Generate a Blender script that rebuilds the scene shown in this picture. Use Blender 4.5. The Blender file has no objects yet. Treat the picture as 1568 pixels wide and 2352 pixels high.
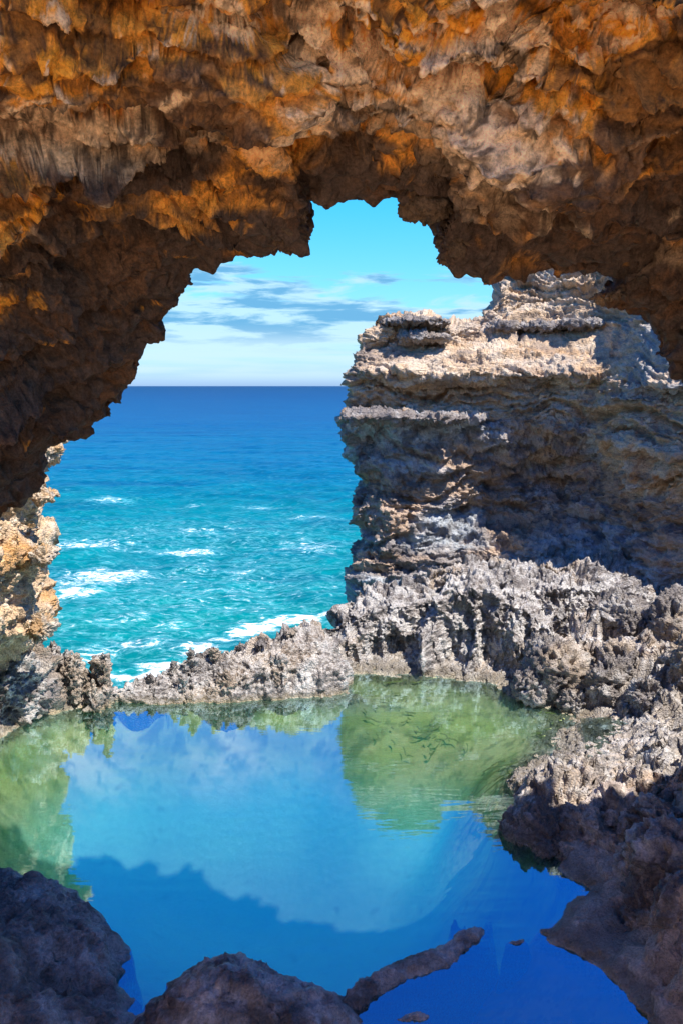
import bpy, math, random
import numpy as np
from mathutils import Vector

# ------------------------------------------------------------------ camera, world, sun
S = bpy.context.scene
COL = S.collection
CAM_H = 4.0
PITCH = math.radians(8.4)
cd = bpy.data.cameras.new("camera")
cd.lens = 30; cd.sensor_width = 36; cd.sensor_fit = 'AUTO'
cd.clip_start = 0.05; cd.clip_end = 60000
cam = bpy.data.objects.new("camera", cd)
COL.objects.link(cam)
cam.location = (0, 0, CAM_H)
cam.rotation_euler = (math.radians(90) - PITCH, 0, 0)
S.camera = cam
S.view_settings.view_transform = 'Standard'
S.view_settings.look = 'None'
S.view_settings.gamma = 1
S.view_settings.use_curve_mapping = False
S.view_settings.exposure = 0.75
S.cycles.max_bounces = 8
S.cycles.diffuse_bounces = 5
S.cycles.transparent_max_bounces = 8
S.cycles.use_denoising = True
S.cycles.sample_clamp_indirect = 6

SUN = Vector((0.42, -0.28, 0.87)).normalized()
sd = bpy.data.lights.new("sun", 'SUN')
sd.energy = 5.0; sd.angle = math.radians(0.5); sd.color = (1.0, 0.94, 0.86)
sun = bpy.data.objects.new("sun", sd)
COL.objects.link(sun)
sun.rotation_euler = SUN.to_track_quat('Z', 'Y').to_euler()


class NT:
    """tiny helper around a node tree"""
    def __init__(s, tree):
        s.t = tree; s.n = tree.nodes; s.l = tree.links

    def node(s, kind, **kw):
        nd = s.n.new(kind)
        for k, v in kw.items():
            setattr(nd, k, v)
        return nd

    def put(s, sock, v):
        if v is None:
            return
        if isinstance(v, bpy.types.NodeSocket):
            s.l.new(v, sock)
        else:
            if sock.type == 'RGBA' and len(v) == 3:
                v = (*v, 1)
            sock.default_value = v

    def math(s, op, a, b=None, c=None, clamp=False):
        nd = s.node('ShaderNodeMath', operation=op, use_clamp=clamp)
        s.put(nd.inputs[0], a); s.put(nd.inputs[1], b); s.put(nd.inputs[2], c)
        return nd.outputs[0]

    def mix(s, f, a, b, mode='MIX'):
        nd = s.node('ShaderNodeMix', data_type='RGBA', blend_type=mode)
        s.put(nd.inputs[0], f); s.put(nd.inputs[6], a); s.put(nd.inputs[7], b)
        return nd.outputs[2]

    def rng(s, v, a, b, c=0.0, d=1.0, smooth=True):
        nd = s.node('ShaderNodeMapRange', interpolation_type='SMOOTHSTEP' if smooth else 'LINEAR')
        s.put(nd.inputs[0], v)
        for i, x in enumerate((a, b, c, d)):
            s.put(nd.inputs[i + 1], x)
        return nd.outputs[0]

    def noise(s, vec, scale, detail=5, rough=0.55, dist=0.0):
        nd = s.node('ShaderNodeTexNoise')
        s.put(nd.inputs['Vector'], vec)
        nd.inputs['Scale'].default_value = scale; nd.inputs['Detail'].default_value = detail
        nd.inputs['Roughness'].default_value = rough; nd.inputs['Distortion'].default_value = dist
        return nd.outputs[0]

    def vor(s, vec, scale, feature='F1', rnd=1.0):
        nd = s.node('ShaderNodeTexVoronoi', feature=feature)
        s.put(nd.inputs['Vector'], vec)
        nd.inputs['Scale'].default_value = scale; nd.inputs['Randomness'].default_value = rnd
        return nd.outputs[0]

    def mapping(s, vec, scale=(1, 1, 1), loc=(0, 0, 0), rot=(0, 0, 0)):
        nd = s.node('ShaderNodeMapping')
        s.put(nd.inputs[0], vec)
        nd.inputs[1].default_value = loc; nd.inputs[2].default_value = rot; nd.inputs[3].default_value = scale
        return nd.outputs[0]

    def ramp(s, v, stops):
        nd = s.node('ShaderNodeValToRGB')
        s.put(nd.inputs[0], v)
        cr = nd.color_ramp
        while len(cr.elements) < len(stops):
            cr.elements.new(0.5)
        for e, (p, c) in zip(cr.elements, stops):
            e.position = p; e.color = (*c, 1)
        return nd.outputs[0]


W = bpy.data.worlds.new("World")
S.world = W
W.use_nodes = True
W.node_tree.nodes.clear()
w = NT(W.node_tree)
sky = w.node('ShaderNodeTexSky', sky_type='NISHITA', sun_disc=False)
sky.sun_elevation = math.asin(SUN.z)
sky.sun_rotation = math.atan2(SUN.x, SUN.y)
sky.air_density = 1.0; sky.dust_density = 0.6; sky.ozone_density = 1.5
tc = w.node('ShaderNodeTexCoord').outputs['Generated']
sep = w.node('ShaderNodeSeparateXYZ'); w.l.new(tc, sep.inputs[0])
dz = sep.outputs[2]
grade = w.ramp(dz, [(0.0, (0.55, 0.86, 1.65)), (0.07, (0.55, 1.0, 1.25)), (0.20, (0.22, 1.12, 1.40)),
                    (0.36, (0.04, 0.80, 1.85)), (0.55, (0.04, 0.58, 1.75)), (0.9, (0.30, 0.55, 1.0))])
skyc = w.mix(1.0, sky.outputs[0], grade, 'MULTIPLY')
# clouds: soft white sheets low down, blue-grey puffs above them
v1 = w.mapping(tc, (6, 6, 34), (0.3, 0, 0.2))
n1 = w.noise(v1, 1.0, 8, 0.58, 0.4)
v2 = w.mapping(tc, (4, 4, 70), (4.1, 1.0, 0))
n2 = w.noise(v2, 1.0, 5, 0.5, 0.2)
low = w.math('MULTIPLY', w.rng(n2, 0.30, 0.58), w.math('MULTIPLY', w.rng(dz, 0.0, 0.018), w.rng(dz, 0.075, 0.035)))
top = w.rng(w.math('ADD', n1, w.math('MULTIPLY', dz, -4.5)), -0.04, 0.06)
puff = w.math('MULTIPLY', top, w.rng(dz, 0.03, 0.06))
n4 = w.noise(w.mapping(tc, (9, 9, 62), (1.3, 5, 2)), 1.0, 7, 0.6, 0.3)
dark = w.math('MULTIPLY', puff, w.rng(n4, 0.44, 0.58))
v3 = w.mapping(tc, (4, 3, 7), (2.2, 0.4, 1.3))
n3 = w.noise(v3, 1.0, 3, 0.5, 0.3)
high = w.math('MULTIPLY', w.rng(n3, 0.42, 0.70), w.math('MULTIPLY', w.rng(dz, 0.27, 0.34), w.rng(dz, 0.60, 0.46)))
c = w.mix(w.math('MULTIPLY', puff, 0.8), skyc, (3.7, 5.4, 6.4))
c = w.mix(w.math('MULTIPLY', dark, 0.8), c, (0.45, 2.4, 4.6))
c = w.mix(w.math('MULTIPLY', low, 0.72), c, (4.2, 5.6, 6.4))
c = w.mix(w.math('MULTIPLY', high, 0.3), c, (0.7, 4.6, 6.2))
bg = w.node('ShaderNodeBackground'); w.l.new(c, bg.inputs[0]); bg.inputs[1].default_value = 0.10
wo = w.node('ShaderNodeOutputWorld'); w.l.new(bg.outputs[0], wo.inputs[0])

# ------------------------------------------------------------------ maths helpers
CP, SP = math.cos(PITCH), math.sin(PITCH)


def ray(px, py):
    px = np.asarray(px, float); py = np.asarray(py, float)
    cx = (px - 784) / 1176 * .6; cy = (1176 - py) / 1176 * .6
    return np.stack([cx, CP + cy * SP, -SP + cy * CP], -1)


def at_y(px, py, d):
    r = ray(px, py); t = np.asarray(d, float) / r[..., 1]
    return r * t[..., None] + np.array([0, 0, CAM_H])


def at_z(px, py, z):
    r = ray(px, py); t = (np.asarray(z, float) - CAM_H) / r[..., 2]
    return r * t[..., None] + np.array([0, 0, CAM_H])


rs = np.random.RandomState(7)
PERM = rs.permutation(256).astype(np.int32); PERM = np.concatenate([PERM, PERM])
GR = rs.normal(size=(256, 3)).astype(np.float32); GR /= np.linalg.norm(GR, axis=1)[:, None]
RND = rs.rand(256, 3).astype(np.float32)


def hsh(i, j, k):
    return PERM[(PERM[(PERM[i & 255] + j) & 255] + k) & 255]


def perlin(p):
    p = np.asarray(p, np.float32)
    f0 = np.floor(p); i = f0.astype(np.int32); f = p - f0
    u = f * f * f * (f * (f * 6 - 15) + 10)
    out = 0
    for a in (0, 1):
        wa = u[:, 0] if a else 1 - u[:, 0]
        for b in (0, 1):
            wb = wa * (u[:, 1] if b else 1 - u[:, 1])
            for c_ in (0, 1):
                wc = wb * (u[:, 2] if c_ else 1 - u[:, 2])
                g = GR[hsh(i[:, 0] + a, i[:, 1] + b, i[:, 2] + c_)]
                out = out + wc * (g[:, 0] * (f[:, 0] - a) + g[:, 1] * (f[:, 1] - b) + g[:, 2] * (f[:, 2] - c_))
    return out * 1.5


def fbm(p, o=4, gain=.5, lac=2.03):
    s = 0; a = 1.0
    p = np.asarray(p, np.float32)
    for k in range(o):
        s = s + a * perlin(p + 17.3 * k); a *= gain; p = p * lac
    return s


def ridged(p, o=4, gain=.5, lac=2.1):
    s = 0; a = 1.0
    p = np.asarray(p, np.float32)
    for k in range(o):
        n = 1 - np.abs(perlin(p + 9.1 * k)) * 2
        s = s + a * n; a *= gain; p = p * lac
    return s


def worley(p):
    p = np.asarray(p, np.float32)
    f0 = np.floor(p); i = f0.astype(np.int32); f = p - f0
    best = np.full(len(p), 9.0, np.float32)
    for a in (-1, 0, 1):
        for b in (-1, 0, 1):
            for c_ in (-1, 0, 1):
                h = RND[hsh(i[:, 0] + a, i[:, 1] + b, i[:, 2] + c_)]
                d = (h[:, 0] + a - f[:, 0]) ** 2 + (h[:, 1] + b - f[:, 1]) ** 2 + (h[:, 2] + c_ - f[:, 2]) ** 2
                best = np.minimum(best, d)
    return np.sqrt(best)


def sst(x, a, b):
    t = np.clip((x - a) / (b - a), 0, 1)
    return t * t * (3 - 2 * t)


def smooth(G, n, ax):
    for _ in range(n):
        A = np.swapaxes(G, 0, ax).copy()
        A[1:-1] = (A[:-2] + 2 * A[1:-1] + A[2:]) / 4
        G = np.swapaxes(A, 0, ax)
    return G


def lin(A, t):
    """A (n,...) sampled at float index t"""
    i = np.clip(np.floor(t).astype(int), 0, len(A) - 2)
    f = (t - i).reshape(-1, *([1] * (A.ndim - 1)))
    return A[i] * (1 - f) + A[i + 1] * f


def loft(rows, rsegs, csegs, sm=(2, 2)):
    """control grid (R,C,3) -> fine grid; rsegs / csegs = subdivisions for each gap"""
    G = np.array(rows, float)
    tr = np.concatenate([[i + k / n for k in range(n)] for i, n in enumerate(rsegs)] + [[len(rsegs)]])
    tcx = np.concatenate([[i + k / n for k in range(n)] for i, n in enumerate(csegs)] + [[len(csegs)]])
    G = lin(G, tr)
    G = np.swapaxes(lin(np.swapaxes(G, 0, 1), tcx), 0, 1)
    G = smooth(G, sm[0], 0)
    G = smooth(G, sm[1], 1)
    return G


def normals(G, wrap=False, sm=0):
    du = np.gradient(G, axis=1)
    if wrap:
        dv = np.roll(G, -1, 0) - np.roll(G, 1, 0)
    else:
        dv = np.gradient(G, axis=0)
    N = np.cross(du, dv)
    if sm:
        N = smooth(smooth(N, sm, 0), sm, 1)
    return N / (np.linalg.norm(N, axis=-1, keepdims=True) + 1e-9)


def upness(Pf, R, C, wrap=False):
    N_ = normals(Pf.reshape(R, C, 3), wrap=wrap).reshape(-1, 3)
    nz = N_[:, 2]
    return nz * (1 if np.median(nz) >= 0 else -1)


def grid_faces(R, C, wrap=False):
    idx = np.arange(R * C).reshape(R, C)
    if wrap:
        idx = np.concatenate([idx, idx[:1]], 0)
    a = idx[:-1, :-1]; b = idx[:-1, 1:]; c_ = idx[1:, 1:]; d = idx[1:, :-1]
    return np.stack([a, b, c_, d], -1).reshape(-1, 4)


def make_mesh(name, V, F, mat, parent=None, col=None, smooth_shade=True, attrs=None):
    V = np.ascontiguousarray(V, np.float32); F = np.ascontiguousarray(F, np.int32)
    used = np.unique(F)
    if len(used) < len(V):
        remap = np.zeros(len(V), np.int32); remap[used] = np.arange(len(used))
        V = V[used]; F = remap[F]
        if col is not None: col = col[used]
        if attrs: attrs = {k: a[used] for k, a in attrs.items()}
    me = bpy.data.meshes.new(name)
    k = F.shape[1]
    me.vertices.add(len(V)); me.vertices.foreach_set('co', V.ravel())
    me.loops.add(F.size); me.loops.foreach_set('vertex_index', F.ravel())
    me.polygons.add(len(F))
    me.polygons.foreach_set('loop_start', np.arange(0, F.size, k, dtype=np.int32))
    me.polygons.foreach_set('loop_total', np.full(len(F), k, np.int32))
    me.polygons.foreach_set('use_smooth', np.full(len(F), smooth_shade))
    me.update(calc_edges=True)
    if col is not None:
        a = me.color_attributes.new('col', 'FLOAT_COLOR', 'POINT')
        a.data.foreach_set('color', np.concatenate([np.clip(col, 0, 1), np.ones((len(V), 1))], 1).astype(np.float32).ravel())
    if attrs:
        for kname, arr in attrs.items():
            a = me.attributes.new(kname, 'FLOAT', 'POINT')
            a.data.foreach_set('value', arr.astype(np.float32).ravel())
    me.materials.append(mat)
    o = bpy.data.objects.new(name, me)
    COL.objects.link(o)
    if parent is not None:
        o.parent = parent
        # children keep their world place: parent empties sit at their base
        o.matrix_parent_inverse = parent.matrix_world.inverted() if False else o.matrix_parent_inverse
        me.transform(__import__('mathutils').Matrix.Translation(-parent.location))
    return o


def thing(name, label, cat, loc=(0, 0, 0), group=None):
    o = bpy.data.objects.new(name, None); COL.objects.link(o)
    o.location = loc; o.empty_display_size = .3
    o['label'] = label; o['category'] = cat
    if group: o['group'] = group
    return o


def tag(o, label, cat, group=None):
    o['label'] = label; o['category'] = cat
    if group: o['group'] = group
    return o


# ------------------------------------------------------------------ materials
def rock_mat(name, fine=1.0, rough=0.9, bump=0.5, var=0.35, spec=0.25, pits=1.0, bd=1.0, layer=0.0):
    m = bpy.data.materials.new(name); m.use_nodes = True
    t = NT(m.node_tree); t.n.clear()
    at = t.node('ShaderNodeAttribute', attribute_name='col')
    co = t.node('ShaderNodeNewGeometry').outputs['Position']
    a = t.noise(co, 9 * fine, 6, 0.62, 0.3)
    b = t.noise(co, 45 * fine, 5, 0.65)
    v = t.math('ADD', t.math('MULTIPLY', t.math('SUBTRACT', a, 0.5), 2.4 * var), t.math('MULTIPLY', t.math('SUBTRACT', b, 0.5), 2.6 * var))
    mul = t.math('ADD', v, 1.0)
    mulc = t.node('ShaderNodeCombineColor')
    for i in range(3): t.l.new(mul, mulc.inputs[i])
    c = t.mix(1.0, at.outputs['Color'], mulc.outputs[0], 'MULTIPLY')
    # darker brownish flecks
    fl = t.rng(t.noise(t.mapping(co, (1, 1, 1), (5, 3, 1)), 22 * fine, 4, 0.6), 0.60, 0.70)
    c = t.mix(t.math('MULTIPLY', fl, 0.45), c, t.mix(1.0, c, (0.55, 0.42, 0.32), 'MULTIPLY'))
    h1 = t.noise(co, 30 * fine, 8, 0.7, 0.2)
    h2 = t.vor(t.mapping(co, (1, 1, 1.3)), 38 * fine)
    h = t.math('ADD', h1, t.math('MULTIPLY', h2, 0.55 * pits))
    if layer:
        h = t.math('ADD', h, t.math('MULTIPLY', t.noise(t.mapping(co, (2.5, 2.5, 16)), 1.0, 5, .6, .3), 1.6 * layer))
    bp = t.node('ShaderNodeBump'); bp.inputs['Strength'].default_value = bump; bp.inputs['Distance'].default_value = 0.03 / fine * bd
    t.l.new(h, bp.inputs['Height'])
    p = t.node('ShaderNodeBsdfPrincipled')
    t.l.new(c, p.inputs['Base Color']); t.l.new(bp.outputs[0], p.inputs['Normal'])
    if rough < 0.7:
        rr = t.rng(a, 0.35, 0.65, rough - 0.12, rough + 0.25); t.l.new(rr, p.inputs['Roughness'])
    else:
        p.inputs['Roughness'].default_value = rough
    p.inputs['Specular IOR Level'].default_value = spec
    o = t.node('ShaderNodeOutputMaterial'); t.l.new(p.outputs[0], o.inputs[0])
    return m


M_CAVE = rock_mat('cave_rock', 1.6, 0.85, 0.75, 0.8, 0.3, bd=1.5, pits=.25)
M_CLIFF = rock_mat('cliff_rock', 0.8, 0.95, 1.0, 0.40, 0.1, layer=1.0)
M_KARST = rock_mat('karst_rock', 1.0, 0.9, 1.0, 0.75, 0.2, bd=1.5)
M_WET = rock_mat('wet_rock', 1.2, 0.42, 1.0, 0.65, 0.5, bd=1.5, pits=.6)

# ------------------------------------------------------------------ rock colour helpers
def lerp(a, b, f):
    return a * (1 - f[:, None]) + np.asarray(b, float)[None] * f[:, None]


def const(c_, n):
    return np.tile(np.asarray(c_, float), (n, 1))


def disp_rock(P, big=.2, mid=.08, pit=.05, fin=.02, strata=.0, sf=2.5, freq=1.0, seed=0.0, zs=1.6, pf=5.0, sdir=(0, 0, 1), crag=.5, an=(1, 1), lay=.22, soft=.22):
    """height along the normal, metres"""
    Q = P * freq + seed
    wv = np.stack([fbm(Q * .9 + 3.1, 2), fbm(Q * .9 + 8.7, 2), fbm(Q * .9 + 14.9, 2)], 1) * .35
    wf = np.stack([perlin(Q * 5 + 3.1), perlin(Q * 5 + 8.7), perlin(Q * 5 + 14.9)], 1) * .10
    q = Q + wv
    a = q * np.array([an[0], an[1], zs])
    h = big * fbm(a * .9, 3)
    bil = np.abs(perlin(a * 2.2)) + .5 * np.abs(perlin(a * 4.7 + 5)) + .25 * np.abs(perlin(a * 9.7 + 9))
    h = h + mid * (crag * (ridged(a * 2.6, 4, .55) - 1.2) + (1 - crag) * 2.4 * (bil - .35) + .9 * fbm(a * 3.1 + 7, 5, .62))
    if strata:
        s = (q @ np.array(sdir)) * sf + .8 * fbm(q * .6 + 5, 2)
        fr = s - np.floor(s)
        amp = .3 + 1.1 * sst(perlin(np.stack([q[:, 0] * .9, q[:, 1] * .9, np.floor(s) * 3.7], 1)), -.35, .4)
        prof = sst(fr, 0, soft) * (1 - sst(fr, .55, 1.0) * .9)
        h = h + strata * amp * (prof - .5)
        s2 = s * 3.3 + .5 * fbm(q * 2 + 1, 2); f2_ = s2 - np.floor(s2)
        am2 = .3 + 1.1 * sst(perlin(np.stack([q[:, 0] * 2.1, q[:, 1] * 2.1, np.floor(s2) * 2.3 + 40], 1)), -.3, .4)
        h = h + strata * lay * am2 * (sst(f2_, 0, soft) * (1 - .8 * sst(f2_, .5, 1)) - .5)
        s3 = s * 9.1 + .9 * fbm(q * 3 + 9, 3); f3_ = s3 - np.floor(s3)
        am3 = sst(perlin(np.stack([q[:, 0] * 4, q[:, 1] * 4, np.floor(s3) * 1.7 + 80], 1)), -.3, .4)
        h = h + strata * lay * .14 * am3 * (sst(f3_, 0, .25) * (1 - f3_) - .4)
    w1 = worley(a * pf * .7 + wf * 3)
    h = h - pit * 1.5 * sst(.42 - w1, 0, .30)
    h = h + fin * (fbm(a * 10 + wf, 4, .68) + .8 * (ridged(a * 7 + 3, 3, .6) - 1.2))
    return h


def fine_disp(P, fin, freq=1.0, seed=0.0, zs=1.2):
    a = (P * freq + seed) * np.array([1, 1, zs])
    wf = np.stack([perlin(a * 5 + 3.1), perlin(a * 5 + 8.7), perlin(a * 5 + 14.9)], 1) * .10
    return fin * (fbm(a * 10 + wf, 4, .68) + .8 * (ridged(a * 7 + 3, 3, .6) - 1.2))


# ------------------------------------------------------------------ sea
SEA_Z = -4.0
nr, nc = 430, 520
rad = 9.0 * (60000 / 9.0) ** (np.linspace(0, 1, nr) ** 1.0)
rad = np.concatenate([np.geomspace(9, 200, 360), np.geomspace(215, 50000, nr - 360)])
ang = np.radians(np.linspace(-55, 55, nc))
X = np.sin(ang)[None] * rad[:, None]; Y = np.cos(ang)[None] * rad[:, None]
P = np.stack([X.ravel(), Y.ravel(), np.zeros(X.size)], 1)
fade = np.clip(60 / np.maximum(np.hypot(P[:, 0], P[:, 1]), 1), 0, 1)
wv = .30 * (ridged(np.stack([P[:, 0] * .10 + P[:, 1] * .03, P[:, 1] * .22, P[:, 2]], 1), 2) - 1) + \
     .16 * fbm(np.stack([P[:, 0] * .5, P[:, 1] * 1.0, P[:, 2] + 4], 1), 4, .6)
P[:, 2] = SEA_Z + wv * fade
foam = np.zeros(len(P))
for (fx, fy, rx, ry, am) in [(250, 1148, 60, 5, .62), (440, 1160, 40, 5, .6), (600, 1165, 60, 5, .42), (720, 1190, 90, 8, .42),
                             (200, 1250, 150, 14, .62), (430, 1258, 80, 7, .8), (450, 1222, 60, 7, .6), (700, 1255, 110, 22, .55),
                             (230, 1330, 140, 30, .7), (170, 1365, 90, 14, .85), (300, 1320, 60, 10, .8), (400, 1440, 90, 18, .5),
                             (600, 1440, 60, 12, 1.1), (560, 1455, 45, 9, 1.1), (640, 1425, 50, 9, .8), (290, 1548, 80, 14, 1.6),
                             (340, 1535, 40, 10, 1.2), (470, 1500, 60, 16, .65), (250, 1430, 100, 20, .5), (700, 1420, 50, 10, .9),
                             (560, 1400, 120, 20, .42), (330, 1480, 120, 16, .6), (380, 1520, 70, 12, 1.0), (450, 1495, 60, 12, .95), (520, 1475, 50, 10, .9), (690, 1425, 60, 8, 1.1), (760, 1410, 40, 8, 1.1), (220, 1500, 60, 20, .7), (450, 1350, 400, 120, .34), (450, 1225, 400, 40, .30)]:
    c0 = at_z(fx, fy, SEA_Z); c1 = at_z(fx + rx, fy, SEA_Z); c2 = at_z(fx, fy - ry, SEA_Z); c3 = at_z(fx, fy + ry, SEA_Z)
    ax = c1[0] - c0[0]; ay = (c2[1] - c3[1]) / 2
    g = am * np.exp(-((P[:, 0] - c0[0]) / ax) ** 2 - ((P[:, 1] - c0[1]) / ay) ** 2)
    foam = np.maximum(foam, g)
m = bpy.data.materials.new('sea_water'); m.use_nodes = True
t = NT(m.node_tree); t.n.clear()
co = t.node('ShaderNodeNewGeometry').outputs['Position']
sp = t.node('ShaderNodeSeparateXYZ'); t.l.new(co, sp.inputs[0])
dist = t.math('LOGARITHM', sp.outputs[1], 10.0)      # log distance offshore
bandn = t.noise(t.mapping(co, (.012, .05, 1)), 1.0, 4, .6)
dd = t.math('ADD', dist, t.math('MULTIPLY', t.math('SUBTRACT', bandn, .5), .5))
colr = t.ramp(t.rng(dd, 1.2, 3.4, smooth=False), [(0.0, (.000, .175, .165)), (0.22, (.000, .145, .175)), (0.34, (.000, .10, .195)),
                                    (0.50, (.000, .060, .17)), (0.75, (.000, .030, .12)), (1.0, (.000, .016, .085))])
chop = t.noise(t.mapping(co, (.7, 1.9, 1)), 1.0, 7, .62, .4)
chop2 = t.noise(t.mapping(co, (.05, .22, 1), (3, 3, 0)), 1.0, 6, .6, .3)
colr = t.mix(t.rng(chop, .42, .70), colr, t.mix(1.0, colr, (.6, 1.35, 1.3), 'MULTIPLY'))
colr = t.mix(t.rng(chop2, .40, .68), colr, t.mix(1.0, colr, (.5, .70, .85), 'MULTIPLY'))
fa = t.node('ShaderNodeAttribute', attribute_name='foam').outputs['Fac']
fn = t.noise(t.mapping(co, (.8, 1.5, 1), (1, 7, 0)), 2.0, 9, .72, 1.2)
fr_ = t.math('SUBTRACT', 1.0, t.math('MULTIPLY', t.math('ABSOLUTE', t.math('SUBTRACT', t.noise(t.mapping(co, (.5, 1.2, 1), (9, 2, 0)), 1.8, 6, .6, 1.5), .5)), 7.0))
fsum = t.math('ADD', t.math('ADD', t.math('MULTIPLY', fn, .9), t.math('MULTIPLY', fr_, .22)), t.math('MULTIPLY', fa, .42))
ff = t.rng(fsum, .81, .95)
film = t.math('MULTIPLY', t.rng(fsum, .62, .88), .28)
bp = t.node('ShaderNodeBump'); bp.inputs['Strength'].default_value = .45; bp.inputs['Distance'].default_value = .35
t.l.new(t.math('ADD', chop, t.math('MULTIPLY', ff, .3)), bp.inputs['Height'])
colr = t.mix(film, colr, (.25, .72, .78))
colr = t.mix(ff, colr, (.80, .86, .88))
p = t.node('ShaderNodeBsdfPrincipled'); t.l.new(colr, p.inputs['Base Color']); t.l.new(bp.outputs[0], p.inputs['Normal'])
p.inputs['Roughness'].default_value = .4; p.inputs['Specular IOR Level'].default_value = .10
o = t.node('ShaderNodeOutputMaterial'); t.l.new(p.outputs[0], o.inputs[0])
sea = make_mesh('sea', P, grid_faces(nr, nc), m, attrs={'foam': foam})
sea['kind'] = 'structure'

# ------------------------------------------------------------------ terrain (pool bed, shelf, ground round the camera)
ctl = []
def cz(lst):
    for (px, py, z) in lst:
        ctl.append(at_z(px, py, z))
def cw(lst):
    for q in lst: ctl.append(np.array(q, float))
# waterline
cz([(130, 1612, 0), (250, 1618, 0), (400, 1618, 0), (600, 1612, 0), (740, 1604, 0), (800, 1590, 0), (802, 1545, 0), (900, 1548, 0), (1060, 1560, 0),
    (1190, 1572, 0), (1188, 1600, 0), (1280, 1618, 0), (1340, 1640, 0), (1300, 1690, 0), (1285, 1730, 0), (1240, 1765, 0), (1165, 1800, 0),
    (1180, 1840, 0), (1148, 1895, 0), (1190, 1945, 0), (1270, 1965, 0), (1290, 2010, 0), (1300, 2080, 0), (1235, 2135, 0), (1290, 2160, 0), (1440, 2155, 0),
    (1500, 2205, 0), (1568, 2255, 0), (1680, 2352, 0), (0, 1695, 0), (70, 1650, 0), (115, 1620, 0)])
# pool bed
cz([(250, 1640, -.25), (600, 1635, -.3), (760, 1640, -.45), (850, 1600, -.2), (1000, 1590, -.14), (1150, 1620, -.10), (1250, 1650, -.08), (1200, 1700, -.13),
    (1000, 1700, -.30), (850, 1750, -.5), (1100, 1780, -.28), (1050, 1880, -.6), (600, 1750, -1.0), (300, 1750, -.95), (100, 1750, -.8), (50, 1900, -.9),
    (300, 1950, -1.5), (700, 1950, -1.6), (1000, 2000, -1.6), (1150, 2050, -.9), (1180, 2150, -.7), (900, 2150, -1.7), (600, 2120, -2.2),
    (400, 2150, -1.8), (350, 2250, -1.2), (950, 2300, -1.2), (1250, 2300, -1.0), (1450, 2300, -.6)])
# rocky shelf on the right
cz([(900, 1535, .03), (1060, 1545, .03), (1180, 1555, .05), (1240, 1500, .45), (1240, 1560, .25), (1330, 1480, .55), (1330, 1570, .25), (1290, 1440, .6), (1400, 1400, .85), (1460, 1360, .85),
    (1500, 1395, .55), (1560, 1400, .75), (1560, 1470, .75), (1460, 1470, .7), (1450, 1540, .5), (1560, 1560, .6), (1400, 1600, .25), (1500, 1620, .35), (1360, 1650, .05),
    (1450, 1660, .12), (1568, 1660, .3), (1340, 1710, .06), (1450, 1715, .12), (1568, 1740, .3), (1300, 1770, .14), (1230, 1800, .22), (1400, 1770, .2),
    (1190, 1820, .2), (1460, 1765, .55), (1520, 1800, .3), (1568, 1800, .5), (1200, 1860, .25), (1300, 1830, .32), (1350, 1880, .22), (1450, 1870, .28), (1240, 1900, .13),
    (1290, 1945, .08), (1380, 1945, .10), (1450, 1960, .25), (1568, 1880, .55), (1350, 2000, .06), (1400, 2020, .1), (1480, 2010, .35), (1568, 1980, .85),
    (1340, 2070, .07), (1330, 2125, .09), (1420, 2110, .07), (1460, 2080, .2), (1500, 2100, .25), (1568, 2100, .7), (1568, 2180, .3), (1520, 2180, .08)])
# behind the right ridge, out to the cliff foot
cw([(3.0, 14.2, .45), (4.4, 13.6, .5), (5.2, 13.6, .5), (6.5, 13, .8), (1.2, 14.6, .2), (0.2, 14.5, -1.5), (2.5, 16.5, .4), (6, 17, 1), (9, 12, 3), (9, 9, 3), (8, 6, 3.5), (-.4, 13, -.8)])
# seaward edge, under the ridges
cw([(-4.2, 10.7, .2), (-3, 10.8, .1), (-2.2, 10.8, .1), (-1, 11.2, .2), (0, 11.6, .3), (-5, 12.3, -3.5), (-3, 12.4, -4.2), (-1.4, 12.8, -4.4), (-.3, 14.2, -4.6),
    (-6, 14, -5.5), (-3, 15, -6), (-1.5, 17, -6), (0, 20, -6), (5, 22, -6), (-9, 12, -5), (10, 22, -6)])
# banks outside the frame and the ground under and behind the viewer
cw([(-4.9, 9.4, .8), (-5, 8.4, .8), (-4.6, 7.2, .5), (-4, 6.2, .6), (-6.5, 8, 2), (-7, 5, 2.5), (-3.2, 4.6, .8), (-2.0, 4.1, .5), (-3, 3.2, 1.2), (-1.2, 3.9, .3), (0, 4.0, .0), (1.0, 3.9, -.1),
    (2.2, 3.9, -.1), (1.3, 5.0, -.4), (1.7, 4.9, -.4), (1.9, 4.5, -.35), (1.2, 4.3, -.35), (2.15, 5.0, -.1), (3.3, 4.6, .7), (4.4, 5.6, 1.8), (4.5, 4, 2), (0, 3.2, .6), (1.5, 3.0, .8), (-1.5, 2.6, 1.4), (0, 2.2, 1.6), (0, 1.2, 2.2), (0, 0, 2.3), (-3, 0, 2.4), (3, 0, 2.4), (2.5, 2.4, 1.7),
    (0, -4, 2.2), (-6, -4, 2.6), (6, -4, 2.6), (0, -9, 2.6), (-8, -9, 3), (8, -9, 3), (6, 2, 3), (-6, 2, 3), (5, 7.5, 1.6), (5.5, 9.5, 1.3), (5.5, 11.5, 1.1)])
ctl = np.array(ctl)


def rbf_fit(XY, z, eps=.02):
    D = np.sqrt(((XY[:, None] - XY[None]) ** 2).sum(-1))
    n = len(z)
    A = np.zeros((n + 3, n + 3)); A[:n, :n] = D - np.eye(n) * eps
    A[:n, n] = 1; A[:n, n + 1:] = XY; A[n, :n] = 1; A[n + 1:, :n] = XY.T
    return np.linalg.solve(A, np.concatenate([z, [0, 0, 0]]))


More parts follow.
